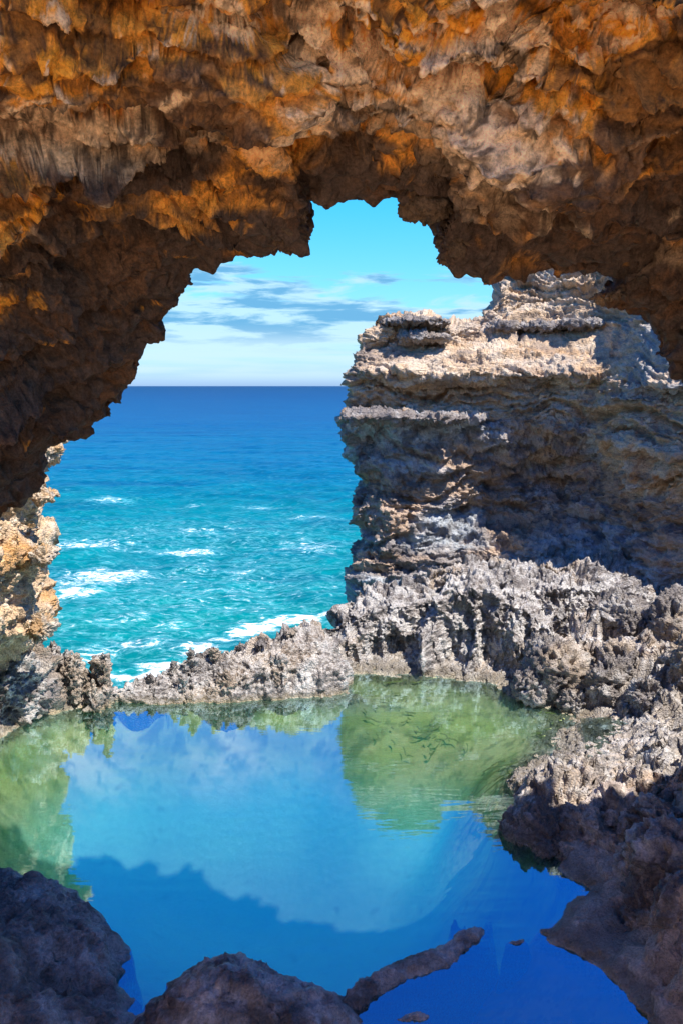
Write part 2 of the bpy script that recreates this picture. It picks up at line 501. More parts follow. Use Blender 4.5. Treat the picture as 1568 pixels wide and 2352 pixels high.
def rbf_eval(w_, XY0, XY):
    out = np.zeros(len(XY), np.float32)
    for i, (a, b) in enumerate(XY0):
        out += np.float32(w_[i]) * np.sqrt((XY[:, 0] - a) ** 2 + (XY[:, 1] - b) ** 2).astype(np.float32)
    n = len(XY0)
    return out + w_[n] + w_[n + 1] * XY[:, 0] + w_[n + 2] * XY[:, 1]


wt = rbf_fit(ctl[:, :2], ctl[:, 2])
def ground_z(XY):
    return rbf_eval(wt, ctl[:, :2], np.asarray(XY, float))


# dense part: a fan that covers what can be seen; grid lines are finer where nearer
def fan(r0, r1, nr_, a0, a1, nc_):
    rr = np.geomspace(r0, r1, nr_); aa = np.radians(np.linspace(a0, a1, nc_))
    x = np.sin(aa)[None] * rr[:, None]; y = np.cos(aa)[None] * rr[:, None]
    return np.stack([x.ravel(), y.ravel()], 1)


NR, NC = 560, 800
XY = fan(3.0, 18.0, NR, -35, 35, NC)
Z = ground_z(XY)
Zs = Z.reshape(NR, NC).copy()
for _ in range(3):
    Zs = smooth(smooth(Zs, 60, 0), 60, 1)
wz = sst(-Z, .12, .5)
Z = Z * (1 - wz) + Zs.ravel() * wz
P0 = np.stack([XY[:, 0], XY[:, 1], Z], 1)
under = sst(-Z, .0, .25)                      # 1 below the water
lit = sst(XY[:, 1], 6.2, 7.6)
kr = (1 - under) * sst(XY[:, 0], 1.2, 2.0)
amp = .25 + .75 * sst(XY[:, 1], 6.0, 8.0)
flat = sst(Z, .04, .30)
h = disp_rock(P0 * np.array([1, 1, .4]), big=.26, mid=.10, pit=.12, fin=.018, freq=1.25, zs=1, pf=3.0, seed=2.0, crag=.15)
hs = np.maximum(ridged(P0 * np.array([1.5, 1.5, .2]) + 4, 2, .5) - 1.0, 0) * .16
h = h * (.4 + .6 * lit)
dz_ = (h * .9 + hs * amp) * (flat * .88 + .12) * (1 - under * .8) + .03 * (1 - under)
P1 = P0.copy()
P1[:, 2] += dz_
stp = .13
uu = P1[:, 2] / stp + .7 * fbm(P0 * np.array([.9, .9, .2]), 2)
ter = (np.floor(uu) + sst(uu - np.floor(uu), .45, 1.0)) * stp
ter = ter - .7 * fbm(P0 * np.array([.9, .9, .2]), 2) * stp
P1[:, 2] += (ter - P1[:, 2]) * .8 * (1 - under) * sst(Z, .05, .2)
P1[:, 2] += (1 - under) * (.022 * fbm(P1 * 9, 3, .65) ) * (.4 + .6 * amp)
hx = fbm(P1 * np.array([4, 4, 6]) + 11, 3, .6) * .05 * (1 - under)
hy = fbm(P1 * np.array([4, 4, 6]) + 41, 3, .6) * .05 * (1 - under)
f12 = np.array([13, 13, 16])
hx += fbm(P1 * f12 + 5, 3, .65) * .035 * (1 - under) * amp; hy += fbm(P1 * f12 + 75, 3, .65) * .035 * (1 - under) * amp
P1[:, 0] += hx; P1[:, 1] += hy; P1[:, 2] += fbm(P1 * f12 + 95, 3, .65) * .03 * (1 - under) * amp - .05 * (1 - under) * amp * sst(.32 - worley(P1 * 5 + .5 * fbm(P1 * 3, 2)[:, None]), 0, .2)
n = len(P1)
pale = const((.47, .405, .34), n); tan = np.array((.50, .36, .25)); dark = np.array((.60, .47, .37))
f1 = fbm(P1 * 1.1, 4); f2 = fbm(P1 * 4.0 + 7, 4, .6)
cl = lerp(pale, tan, sst(f1, -.05, .45) * .55)
cl = lerp(cl, (.24, .22, .21), sst(f2, .02, .35) * .75)
cl = lerp(cl, (.62, .60, .58), sst(-f2, .10, .4) * .7)
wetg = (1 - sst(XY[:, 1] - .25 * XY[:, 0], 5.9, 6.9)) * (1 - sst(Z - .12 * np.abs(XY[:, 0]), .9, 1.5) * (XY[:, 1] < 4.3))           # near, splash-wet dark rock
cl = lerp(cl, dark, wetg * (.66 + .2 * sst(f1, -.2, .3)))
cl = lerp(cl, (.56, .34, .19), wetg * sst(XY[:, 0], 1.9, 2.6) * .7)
wl = sst(.14 - np.abs(P1[:, 2]), 0, .12)                           # ochre tide line
cl = lerp(cl, (.42, .33, .13), wl * .35 * (1 - wetg * .7))
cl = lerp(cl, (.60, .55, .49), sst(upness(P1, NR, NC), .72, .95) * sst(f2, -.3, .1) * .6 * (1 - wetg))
cl = lerp(cl, (.10, .085, .07), sst(.07 - np.abs(P1[:, 2] - .05), 0, .05) * .55)
bedc = lerp(const((.66, .70, .28), n), (1.0, .88, .48), sst(f1, -.2, .4))
bedc = lerp(bedc, (.16, .27, .10), sst(fbm(P1 * np.array([1.3, 3.2, 1]) + 3, 4, .6), .0, .4) * .4)
bedc = lerp(bedc, (.10, .16, .05), sst(fbm(P1 * np.array([4, 9, 1]) + 33, 4, .6), .22, .36) * .45)
deep = sst(-P1[:, 2], .45, 1.2)
bedc = lerp(bedc, (.22, .95, .80), deep * .95)
cl = cl * (1 - under[:, None]) + bedc * under[:, None]
FT = grid_faces(NR, NC)
isb = (P1[:, 2] < -.06)[FT].all(1)
isw = (wetg > .5)[FT].all(1) & ~isb
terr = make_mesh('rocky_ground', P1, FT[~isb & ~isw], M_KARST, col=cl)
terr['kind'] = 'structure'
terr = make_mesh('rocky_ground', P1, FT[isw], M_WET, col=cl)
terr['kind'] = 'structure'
M_BED = rock_mat('pool_bed', .25, .9, .15, .10, .1)
terr = make_mesh('pool_bed', P1, FT[isb], M_BED, col=cl)
terr['kind'] = 'structure'
# coarse remainder: sides and behind the viewer
XYb = fan(0.05, 3.02, 60, 0, 360, 160)
XYb2 = fan(3.02, 40, 90, 35, 325, 160)
for XYq, rq in ((XYb, 60), (XYb2, 90)):
    Zq = ground_z(XYq)
    Pq = np.stack([XYq[:, 0], XYq[:, 1], Zq], 1)
    far = sst(np.hypot(XYq[:, 0], XYq[:, 1]), 14, 22)
    Pq[:, 2] = np.where(XYq[:, 1] > 9, np.minimum(Pq[:, 2], 3), np.clip(Pq[:, 2], -1, 3.2)) * 1.0
    Pq[:, 2] += 4.8 * sst(-Pq[:, 0] + .4 * fbm(Pq * .5, 2), 4.6, 6.6) * (1 - sst(Pq[:, 1], 1.0, 2.6))  # steep left bank, out of view, added to bounce sunlight onto the cave roof
    Pq[:, 2] += disp_rock(Pq, big=.15, mid=.08, pit=.05, fin=.02, zs=1, seed=2.0)
    g = make_mesh('rocky_ground', Pq, grid_faces(rq, 160), M_KARST, col=lerp(const((.78, .60, .40), len(Pq)), (.68, .49, .30), sst(fbm(Pq, 3), -.1, .4)))
    g['kind'] = 'structure'

# ------------------------------------------------------------------ pool water
ring = [at_z(-150, 1640, 0), at_z(60, 1590, 0), at_z(250, 1598, 0), at_z(400, 1602, 0), at_z(600, 1592, 0), at_z(740, 1580, 0), at_z(790, 1532, 0), at_z(900, 1528, 0), at_z(1060, 1535, 0),
        at_z(1200, 1545, 0), at_z(1300, 1590, 0), at_z(1420, 1640, 0), at_z(1400, 1720, 0), at_z(1250, 1830, 0), at_z(1330, 1950, 0), at_z(1420, 2050, 0), at_z(1568, 2150, 0),
        at_z(1900, 2250, 0), np.array([2.6, 3.6, 0]), np.array([-2.6, 3.6, 0]), np.array([-5.2, 5.5, 0])]
m = bpy.data.materials.new('pool_water'); m.use_nodes = True
t = NT(m.node_tree); t.n.clear()
co = t.node('ShaderNodeNewGeometry').outputs['Position']
r1 = t.noise(t.mapping(co, (1.6, 6.0, 1)), 1.0, 3, .5, .3)
r2 = t.noise(t.mapping(co, (3.5, 17, 1), (2, 1, 0)), 1.0, 2, .5, .2)
zone = t.rng(t.noise(t.mapping(co, (.35, .5, 1)), 1.0, 2, .5), .40, .60)
hh = t.math('ADD', t.math('MULTIPLY', r1, .6), t.math('MULTIPLY', t.math('MULTIPLY', r2, zone), .35))
bp = t.node('ShaderNodeBump'); bp.inputs['Strength'].default_value = .06; bp.inputs['Distance'].default_value = .05
t.l.new(hh, bp.inputs['Height'])
gl = t.node('ShaderNodeBsdfGlossy'); gl.inputs['Roughness'].default_value = .03; gl.inputs['Color'].default_value = (.60, .88, 1, 1)
t.l.new(bp.outputs[0], gl.inputs['Normal'])
tr = t.node('ShaderNodeBsdfTransparent'); tr.inputs['Color'].default_value = (.85, 1.0, .95, 1)
fz = t.node('ShaderNodeFresnel'); fz.inputs['IOR'].default_value = 1.9; t.l.new(bp.outputs[0], fz.inputs['Normal'])
fac = t.math('MULTIPLY_ADD', fz.outputs[0], 1.2, .30, clamp=True)
mx = t.node('ShaderNodeMixShader'); t.l.new(fac, mx.inputs[0]); t.l.new(tr.outputs[0], mx.inputs[1]); t.l.new(gl.outputs[0], mx.inputs[2])
o = t.node('ShaderNodeOutputMaterial'); t.l.new(mx.outputs[0], o.inputs[0])
me = bpy.data.meshes.new('pool_water')
nq = len(ring)
low_ring = [(q[0], q[1], -3.4) for q in ring]
me.from_pydata([tuple(q) for q in ring] + low_ring, [], [list(range(nq))[::-1], list(range(nq, 2 * nq))] + [[i, (i + 1) % nq, nq + (i + 1) % nq, nq + i] for i in range(nq)])
me.materials.append(m); me.update()
bmp = __import__('bmesh').new(); bmp.from_mesh(me)
__import__('bmesh').ops.recalc_face_normals(bmp, faces=bmp.faces); bmp.to_mesh(me); bmp.free()
vs = t.node('ShaderNodeVolumeScatter'); vs.inputs['Color'].default_value = (.02, .96, .93, 1); vs.inputs['Density'].default_value = .20; vs.inputs['Anisotropy'].default_value = .2
va = t.node('ShaderNodeVolumeAbsorption'); va.inputs['Color'].default_value = (.05, .60, .85, 1); va.inputs['Density'].default_value = .10
vad = t.node('ShaderNodeAddShader'); t.l.new(vs.outputs[0], vad.inputs[0]); t.l.new(va.outputs[0], vad.inputs[1])
t.l.new(vad.outputs[0], o.inputs['Volume'])
pool = bpy.data.objects.new('pool_water', me); COL.objects.link(pool); pool['kind'] = 'structure'
M_SKIN = m.copy(); M_SKIN.name = 'thin_water'
for l_ in list(M_SKIN.node_tree.links):
    if l_.to_socket.name == 'Volume': M_SKIN.node_tree.links.remove(l_)
S.cycles.volume_bounces = 2


def puddle(pts, z, depth=.0):
    q = at_z([a for a, b in pts], [b for a, b in pts], z)
    me_ = bpy.data.meshes.new('puddle')
    me_.from_pydata([tuple(v) for v in q], [], [list(range(len(q)))])
    me_.materials.append(M_SKIN); me_.update()
    if me_.polygons[0].normal.z < 0: me_.flip_normals()
    o_ = bpy.data.objects.new('puddle', me_); COL.objects.link(o_); o_['kind'] = 'structure'


M_POOL = m
puddle([(1330, 1650), (1500, 1640), (1568, 1680), (1560, 1740), (1350, 1740)], .11)
puddle([(1440, 1340), (1620, 1340), (1620, 1410), (1440, 1410)], .56)

# weed lying on the bed in the shallow green part
rw = np.random.RandomState(5)
WV, WF = [], []
for k in range(420):
    px = rw.uniform(790, 1330); py = 1560 + rw.rand() ** .9 * 320
    q = at_z(px, py, -.3)
    if fbm(np.array([[q[0] * .8, q[1] * 1.2, 3.]]), 2)[0] < -.35 + .5 * rw.rand(): continue
    L = .04 + .10 * rw.exponential(); a0 = rw.normal(0, .35) - .12; cur = rw.normal(0, 1.3); wd = rw.uniform(.003, .014)
    x, y = q[0], q[1]; pts_ = []
    for j in range(7):
        pts_.append((x, y, a0)); x += math.cos(a0) * L / 6; y += math.sin(a0) * L / 6; a0 += cur / 6 + rw.normal(0, .25)
    gz = ground_z([(u, v) for u, v, _ in pts_])
    if gz.max() > -.05 or gz.min() < -.55: continue
    b0 = len(WV)
    for j, (u, v, a) in enumerate(pts_):
        ww = wd * math.sin(math.pi * (j + .4) / 6.8) * rw.uniform(.6, 1.5)
        zz = float(gz[j]) + .05
        WV += [(u - math.sin(a) * ww, v + math.cos(a) * ww, zz), (u, v, zz + .015), (u + math.sin(a) * ww, v - math.cos(a) * ww, zz)]
        if j:
            c0 = b0 + 3 * j
            WF += [(c0 - 3, c0 - 2, c0 + 1, c0), (c0 - 2, c0 - 1, c0 + 2, c0 + 1)]
mw = bpy.data.materials.new('weed'); mw.use_nodes = True
mw.node_tree.nodes['Principled BSDF'].inputs['Base Color'].default_value = (.36, .38, .14, 1)
wd_ = make_mesh('pool_weed', np.array(WV), np.array(WF), mw)
wd_['kind'] = 'stuff'
wd_['label'] = 'dark strands of weed lying on the bed of the shallow green water'; wd_['category'] = 'seaweed'

# ------------------------------------------------------------------ cave arch
# rim of the opening: screen point and real distance of the rock there
rim = [(-60, 2050, 5.3), (-45, 1900, 5.6), (-14, 1830, 5.8), (-40, 1700, 6.2), (-60, 1400, 6.4), (-60, 1240, 6.4), (0, 1186, 6.3), (30, 1172, 6.3), (62, 1150, 6.3), (96, 1108, 6.3), (112, 1080, 6.3),
       (106, 1045, 6.2), (120, 1022, 6.2), (165, 1008, 6.1), (200, 1006, 6.1), (225, 990, 6.0), (266, 965, 6.0), (272, 945, 6.0), (290, 920, 5.9), (292, 892, 5.9), (300, 878, 5.8), (330, 835, 5.7), (345, 800, 5.7), (386, 770, 5.6),
       (378, 745, 5.6), (392, 725, 5.5), (394, 700, 5.5), (428, 682, 5.4), (438, 668, 5.4), (437, 645, 5.3), (455, 625, 5.2), (500, 612, 5.1), (555, 600, 5.1), (626, 592, 5.0), (640, 574, 5.0), (680, 571, 4.9), (712, 567, 4.9),
       (696, 552, 4.9), (702, 530, 4.9), (690, 512, 4.9), (704, 502, 4.9), (684, 482, 4.8), (700, 465, 4.8), (745, 468, 4.7), (800, 466, 4.7), (845, 460, 4.7), (885, 455, 4.7), (922, 456, 4.7), (921, 478, 4.7), (935, 490, 4.7), (960, 500, 4.7),
       (1000, 501, 4.7), (1034, 503, 4.7), (1034, 517, 4.8), (1020, 545, 4.8), (1004, 575, 4.8), (1020, 600, 4.8), (1034, 618, 4.8), (1068, 637, 4.9), (1110, 637, 4.9), (1170, 632, 5.0), (1230, 628, 5.0), (1290, 630, 5.1), (1350, 632, 5.2),
       (1392, 642, 5.3), (1404, 660, 5.4), (1378, 688, 5.4), (1404, 700, 5.5), (1412, 714, 5.5), (1462, 722, 5.5), (1502, 768, 5.6), (1496, 795, 5.6), (1520, 825, 5.5), (1535, 850, 5.5), (1572, 892, 5.5), (1610, 960, 5.5), (1660, 1150, 5.5),
       (1720, 1450, 5.5), (1740, 1700, 5.4), (1720, 1900, 5.2), (1760, 2100, 5.0)]
rim = np.array(rim, float)
Rm = at_y(rim[:, 0], rim[:, 1], rim[:, 2])
# near lip of the roof, a wide ring round the viewer, matched by angle about the opening's centre
ctr = at_y(820, 1000, 5.2)
th = np.arctan2(Rm[:, 2] - ctr[2], Rm[:, 0] - ctr[0])
th = np.unwrap(th)
fr = np.linspace(0, 1, len(Rm))
cum = np.concatenate([[0], np.cumsum(np.linalg.norm(np.diff(Rm[:, [0, 2]], axis=0), axis=1))]); cum /= cum[-1]
Lc = np.array([(-3.6, 3.4, 1.4), (-4.1, 3.0, 2.6), (-4.3, 2.6, 4.0), (-3.8, 2.4, 5.5), (-2.7, 2.2, 6.5), (-1.4, 2.0, 7.2), (0, 1.9, 7.5), (1.3, 1.8, 7.4), (2.5, 1.8, 6.9), (3.5, 2.0, 6.1), (4.2, 2.5, 4.4), (4.3, 3.0, 2.8), (4.1, 3.6, 1.6)])
cL = np.concatenate([[0], np.cumsum(np.linalg.norm(np.diff(Lc, axis=0), axis=1))]); cL /= cL[-1]
# share of the lip ring by a blend of arc length and angle
thn = (th[0] - th) / (th[0] - th[-1])
par = np.clip(thn, 0, 1); par = np.maximum.accumulate(par)
par = .6 * par + .4 * cum
Lp = np.stack([np.interp(par, cL, Lc[:, k]) for k in range(3)], 1)
out = np.stack([Rm[:, 0] - ctr[0], np.zeros(len(Rm)), Rm[:, 2] - (ctr[2] - .8)], 1)
for _ in range(12):
    out[1:-1] = (out[:-2] + out[1:-1] * 2 + out[2:]) / 4
out /= np.linalg.norm(out, axis=1)[:, None]
yy = np.array([0, 1, 0]); 
right = sst(out[:, 0], .1, .9); r2_ = sst(out[:, 0], .75, 1.0)
nl_ = (1 - right)[:, None]
rows = [Rm + out * 2.3 + yy * (.55 + .75 * nl_) + np.array([2.6, -.9, -.3]) * right[:, None] + yy * 1.9 * r2_[:, None],
        Rm + out * 1.2 + yy * (.85 + .55 * nl_) + np.array([1.2, -.7, 0]) * right[:, None],
        Rm + out * .5 + yy * (.55 + .2 * nl_) + np.array([.3, -.2, 0]) * right[:, None],
        Rm + out * .16 + yy * .25,
        Rm]
for k_, o_y in ((0, 0.0), (1, -.15)):
    xs_ = rows[k_][:, 0]
    prof_y = 5.8 + .7 * sst(xs_, 1.2, 2.6) - 2.0 * sst(xs_, 3.5, 4.2) + 2.3 * sst(xs_, 6.0, 7.4)
    top_ = sst(rows[k_][:, 2], 4.6, 5.8)
    rows[k_][:, 1] = rows[k_][:, 1] * (1 - top_) + (prof_y + o_y) * top_
sag = [.10, .26, .42, .58, .76]
bulge = [.16, .20, .16, .08, .0]
Rs = Rm.copy()
for i, (f, b) in enumerate(zip(sag, bulge)):
    Rs2 = Rs.copy()
    for _ in range(2 + i * 4):
        Rs2[1:-1] = (Rs2[:-2] + Rs2[1:-1] * 2 + Rs2[2:]) / 4
    fy_ = [.20, .42, .60, .75, .88][i]; fr_2 = [.06, .18, .34, .54, .77][i]
    wv_ = np.array([fr_2, fy_, fr_2])
    rows.append(Rs2 * (1 - wv_) + Lp * wv_ + out * b)
rows += [Lp, Lp + out * .5 + yy * .05, Lp + out * 1.3 + yy * .5]
rows = np.array(rows)
for k_, a_ in ((0, .55), (1, .40), (2, .12)):
    nz_ = fbm(np.stack([rows[k_][:, 0] * .9, rows[k_][:, 2] * .9, np.full(len(Rm), k_ * 3.)], 1), 3)
    rows[k_] += out * (nz_ * a_)[:, None] + yy * (nz_ * a_ * .8)[:, None]
seglen = np.linalg.norm(np.diff(rim[:, :2], axis=0), axis=1)
inframe = (rim[:-1, 0] > -50) & (rim[:-1, 0] < 1620) & (rim[:-1, 1] < 1300)
csegs = [max(2, int(round(s / (2.5 if k else 20)))) for s, k in zip(seglen, inframe)]
rsegs = [10, 14, 16, 20, 50, 80, 80, 75, 50, 14, 8, 8]
G = loft(rows, rsegs, csegs, sm=(3, 2))
# close the loop over the roof top
nwrap = 14
ex = np.array([G[-1] * (1 - k / nwrap) + G[0] * (k / nwrap) + np.array([0, 0, .5]) * math.sin(math.pi * k / nwrap) for k in range(1, nwrap)])
G = np.concatenate([G, ex], 0)
N = normals(G, wrap=True, sm=30)
R_, C_ = G.shape[:2]
P = G.reshape(-1, 3); Nf = N.reshape(-1, 3)
# make sure the normals look out of the rock (towards the tunnel axis on the inner rows)
mid = G[sum(rsegs[:6]), C_ // 2]; nmid = N[sum(rsegs[:6]), C_ // 2]
sgn = 1 if nmid[2] < 0 else -1
Nf = Nf * sgn
cc = np.repeat(np.arange(R_), C_)
rimrow = sum(rsegs[:4])
near_rim = np.exp(-(np.maximum(np.abs(cc - rimrow) - 4, 0) / 34.0) ** 2)
h = disp_rock(P, big=.22, mid=.045, pit=.05, fin=.0, strata=.22, sf=1.7, freq=1.2, zs=2.0, pf=2.6, seed=5.0, sdir=(.16, -.55, .9), crag=.3, an=(.7, 1.3), lay=.5, soft=.45)
PW = P + np.stack([fbm(P * 2 + 5, 2), fbm(P * 2 + 15, 2), fbm(P * 2 + 25, 2)], 1) * .12
h = h - .22 * sst(.30 - worley(PW * np.array([1.0, 1.6, 2.6]) + 31), 0, .16) - .09 * sst(.30 - worley(PW * np.array([2.6, 4.2, 6.0]) + 13), 0, .16)
h2 = -.10 * sst(.5 - worley(P * np.array([1.6, 1.6, 3.2]) + 6), 0, .4)
h = (h + h2 + .04) * (1 - near_rim * .84) - .015 * near_rim
P2 = P + Nf * h[:, None]
Nd = normals(P2.reshape(R_, C_, 3), wrap=True, sm=3).reshape(-1, 3) * sgn
hf = fine_disp(P2, .017, 1.2, 5.0, 1.3) + .010 * fbm(P2 * 24 + 3, 3, .65) - .03 * sst(.36 - worley(P2 * np.array([6, 6, 9]) + .5 * fbm(P2 * 3, 2)[:, None]), 0, .25)
hf += .020 * (ridged((P2 + np.stack([fbm(P2 * 3, 2)] * 3, 1) * .08) * np.array([2.2, 4, 7]) + 8, 3, .55) - 1.2)
P2 = P2 + Nd * (hf * (1 - near_rim * .5))[:, None]
jj = near_rim * .9
P2 += np.stack([fbm(P * 6 + 1, 3, .6), fbm(P * 6 + 21, 3, .6), fbm(P * np.array([6, 6, 9]) + 51, 3, .6)], 1) * (.035 + .02 * jj[:, None])
n = len(P2)
# colours: rusty orange near the viewer, brown with painted shade towards rim and left side, pale scoured patches
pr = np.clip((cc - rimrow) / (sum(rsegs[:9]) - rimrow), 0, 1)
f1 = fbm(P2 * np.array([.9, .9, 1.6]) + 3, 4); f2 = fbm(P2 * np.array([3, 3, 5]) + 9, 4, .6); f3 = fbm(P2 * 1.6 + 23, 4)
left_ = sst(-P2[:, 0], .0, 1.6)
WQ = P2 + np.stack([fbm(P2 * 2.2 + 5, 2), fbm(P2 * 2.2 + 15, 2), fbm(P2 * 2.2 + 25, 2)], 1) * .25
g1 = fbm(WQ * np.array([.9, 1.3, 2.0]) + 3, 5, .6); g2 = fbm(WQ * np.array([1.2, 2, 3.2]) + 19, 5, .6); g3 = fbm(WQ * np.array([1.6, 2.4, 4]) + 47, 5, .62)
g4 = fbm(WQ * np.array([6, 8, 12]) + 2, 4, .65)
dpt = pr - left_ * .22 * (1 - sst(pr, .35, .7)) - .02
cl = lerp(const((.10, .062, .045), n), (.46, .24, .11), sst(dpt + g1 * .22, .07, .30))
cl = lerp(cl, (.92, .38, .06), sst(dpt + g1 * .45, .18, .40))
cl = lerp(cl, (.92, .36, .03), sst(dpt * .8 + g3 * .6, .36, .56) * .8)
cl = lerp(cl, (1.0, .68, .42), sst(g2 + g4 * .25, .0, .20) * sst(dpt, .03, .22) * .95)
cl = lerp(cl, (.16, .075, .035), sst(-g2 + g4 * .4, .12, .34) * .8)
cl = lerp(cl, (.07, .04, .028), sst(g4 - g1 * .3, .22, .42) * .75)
arch = thing('rock_arch', 'huge rust-orange limestone cave roof and arch framing the view of the sea', 'rock arch', (0, 4.5, 0))
F = grid_faces(R_, C_, wrap=True)
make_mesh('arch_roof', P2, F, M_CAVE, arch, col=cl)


# ------------------------------------------------------------------ generic rocks
def ico_like(nu, nv):
    u = np.linspace(0, 2 * np.pi, nu, endpoint=False); v = np.linspace(0, np.pi, nv)
    U, Vv = np.meshgrid(u, v)
    return np.stack([np.sin(Vv) * np.cos(U), np.sin(Vv) * np.sin(U), np.cos(Vv)], -1)


def boulder(name, c0, rad_, mat, colf, parent=None, nu=120, nv=80, seed=0., rot=0., kw=None, sq=1.0, freq=1.0, taper=0., zsq=1.0):
    D = ico_like(nu, nv)
    Dn = D.reshape(-1, 3)
    Dq = np.sign(Dn) * np.abs(Dn) ** sq
    P_ = Dq * np.array(rad_)
    if taper:
        fz_ = 1 - taper * (Dn[:, 2] * .5 + .5)
        P_[:, :2] *= fz_[:, None] / (1 - taper * .3)
    cr, sr = math.cos(rot), math.sin(rot)
    Rz = np.array([[cr, -sr, 0], [sr, cr, 0], [0, 0, 1]])
    Nn = Dn / np.array(rad_); Nn /= np.linalg.norm(Nn, axis=1)[:, None]
    P_ = P_ @ Rz.T + np.array(c0); Nn = Nn @ Rz.T
    k = dict(big=.12, mid=.05, pit=.03, fin=.012, zs=1.2, freq=freq, seed=seed)
    if kw: k.update(kw)
    fin_ = k['fin']; k['fin'] = 0
    P_ = P_ + Nn * disp_rock(P_, **k)[:, None]
    P_ = P_ + Nn * fine_disp(P_, fin_, k['freq'], k['seed'], k['zs'])[:, None]
    idx = np.arange(nu * nv).reshape(nv, nu)
    idx = np.concatenate([idx, idx[:, :1]], 1)
    F_ = np.stack([idx[:-1, :-1], idx[1:, :-1], idx[1:, 1:], idx[:-1, 1:]], -1).reshape(-1, 4)
    return make_mesh(name, P_, F_, mat, parent, col=colf(P_))


def col_grey(P_):
    f = fbm(P_ * 2.5 + 3, 4, .6); g = fbm(P_ * 1.1 + 8, 3)
    c_ = lerp(const((.28, .245, .22), len(P_)), (.48, .45, .42), sst(f, .0, .4))
    c_ = lerp(c_, (.20, .18, .175), sst(-f, .05, .4) * .8)
    c_ = lerp(c_, (.48, .36, .24), sst(g, .05, .4) * .45)
    c_ = lerp(c_, (.42, .33, .16), sst(.10 - P_[:, 2], 0, .1) * .5)
    return c_


def col_dark(P_):
    f = fbm(P_ * 3 + 3, 4, .6)
    c_ = lerp(const((.46, .37, .31), len(P_)), (.70, .60, .52), sst(f, .0, .4))
    return lerp(c_, (.11, .08, .065), sst(-f, .05, .4) * .7)


def col_tan(P_):
    f = fbm(P_ * 3 + 3, 4, .6)
    c_ = lerp(const((.60, .46, .32), len(P_)), (.52, .33, .17), sst(f, .0, .4))
    return lerp(c_, (.66, .60, .52), sst(-f, .05, .4) * .6)


def col_brown(P_):
    f = fbm(P_ * 4 + 3, 4, .6)
    return lerp(const((.15, .095, .06), len(P_)), (.28, .18, .11), sst(f, .0, .4))


def px_r(px, d):
    return px / 1176 * .6 * d


for (px, py, d, rx, rz_) in [(640, 540, 4.95, 62, 26), (655, 500, 4.95, 42, 17), (1395, 680, 5.45, 24, 14), (1045, 560, 4.9, 30, 42), (975, 478, 4.75, 46, 20)]:
    q = at_y(px, py, d)
    boulder('hanging_spur', q, (px_r(rx, d), .22, px_r(rz_, d)), M_CAVE, col_brown, arch, 110, 70, seed=px * .01,
            kw=dict(big=.03, mid=.025, pit=.02, fin=.012, strata=.03, sf=9, freq=2.6))


# ------------------------------------------------------------------ headland cliff
def R_row(lst, back):
    """lst: (px,py,d) left to right; a hidden back column is put first"""
    a = np.array(lst, float)
    p_ = at_y(a[:, 0], a[:, 1], a[:, 2])
    b = p_[0] + np.array([back, 2.6, 0.0])
    return np.concatenate([[b], p_], 0)


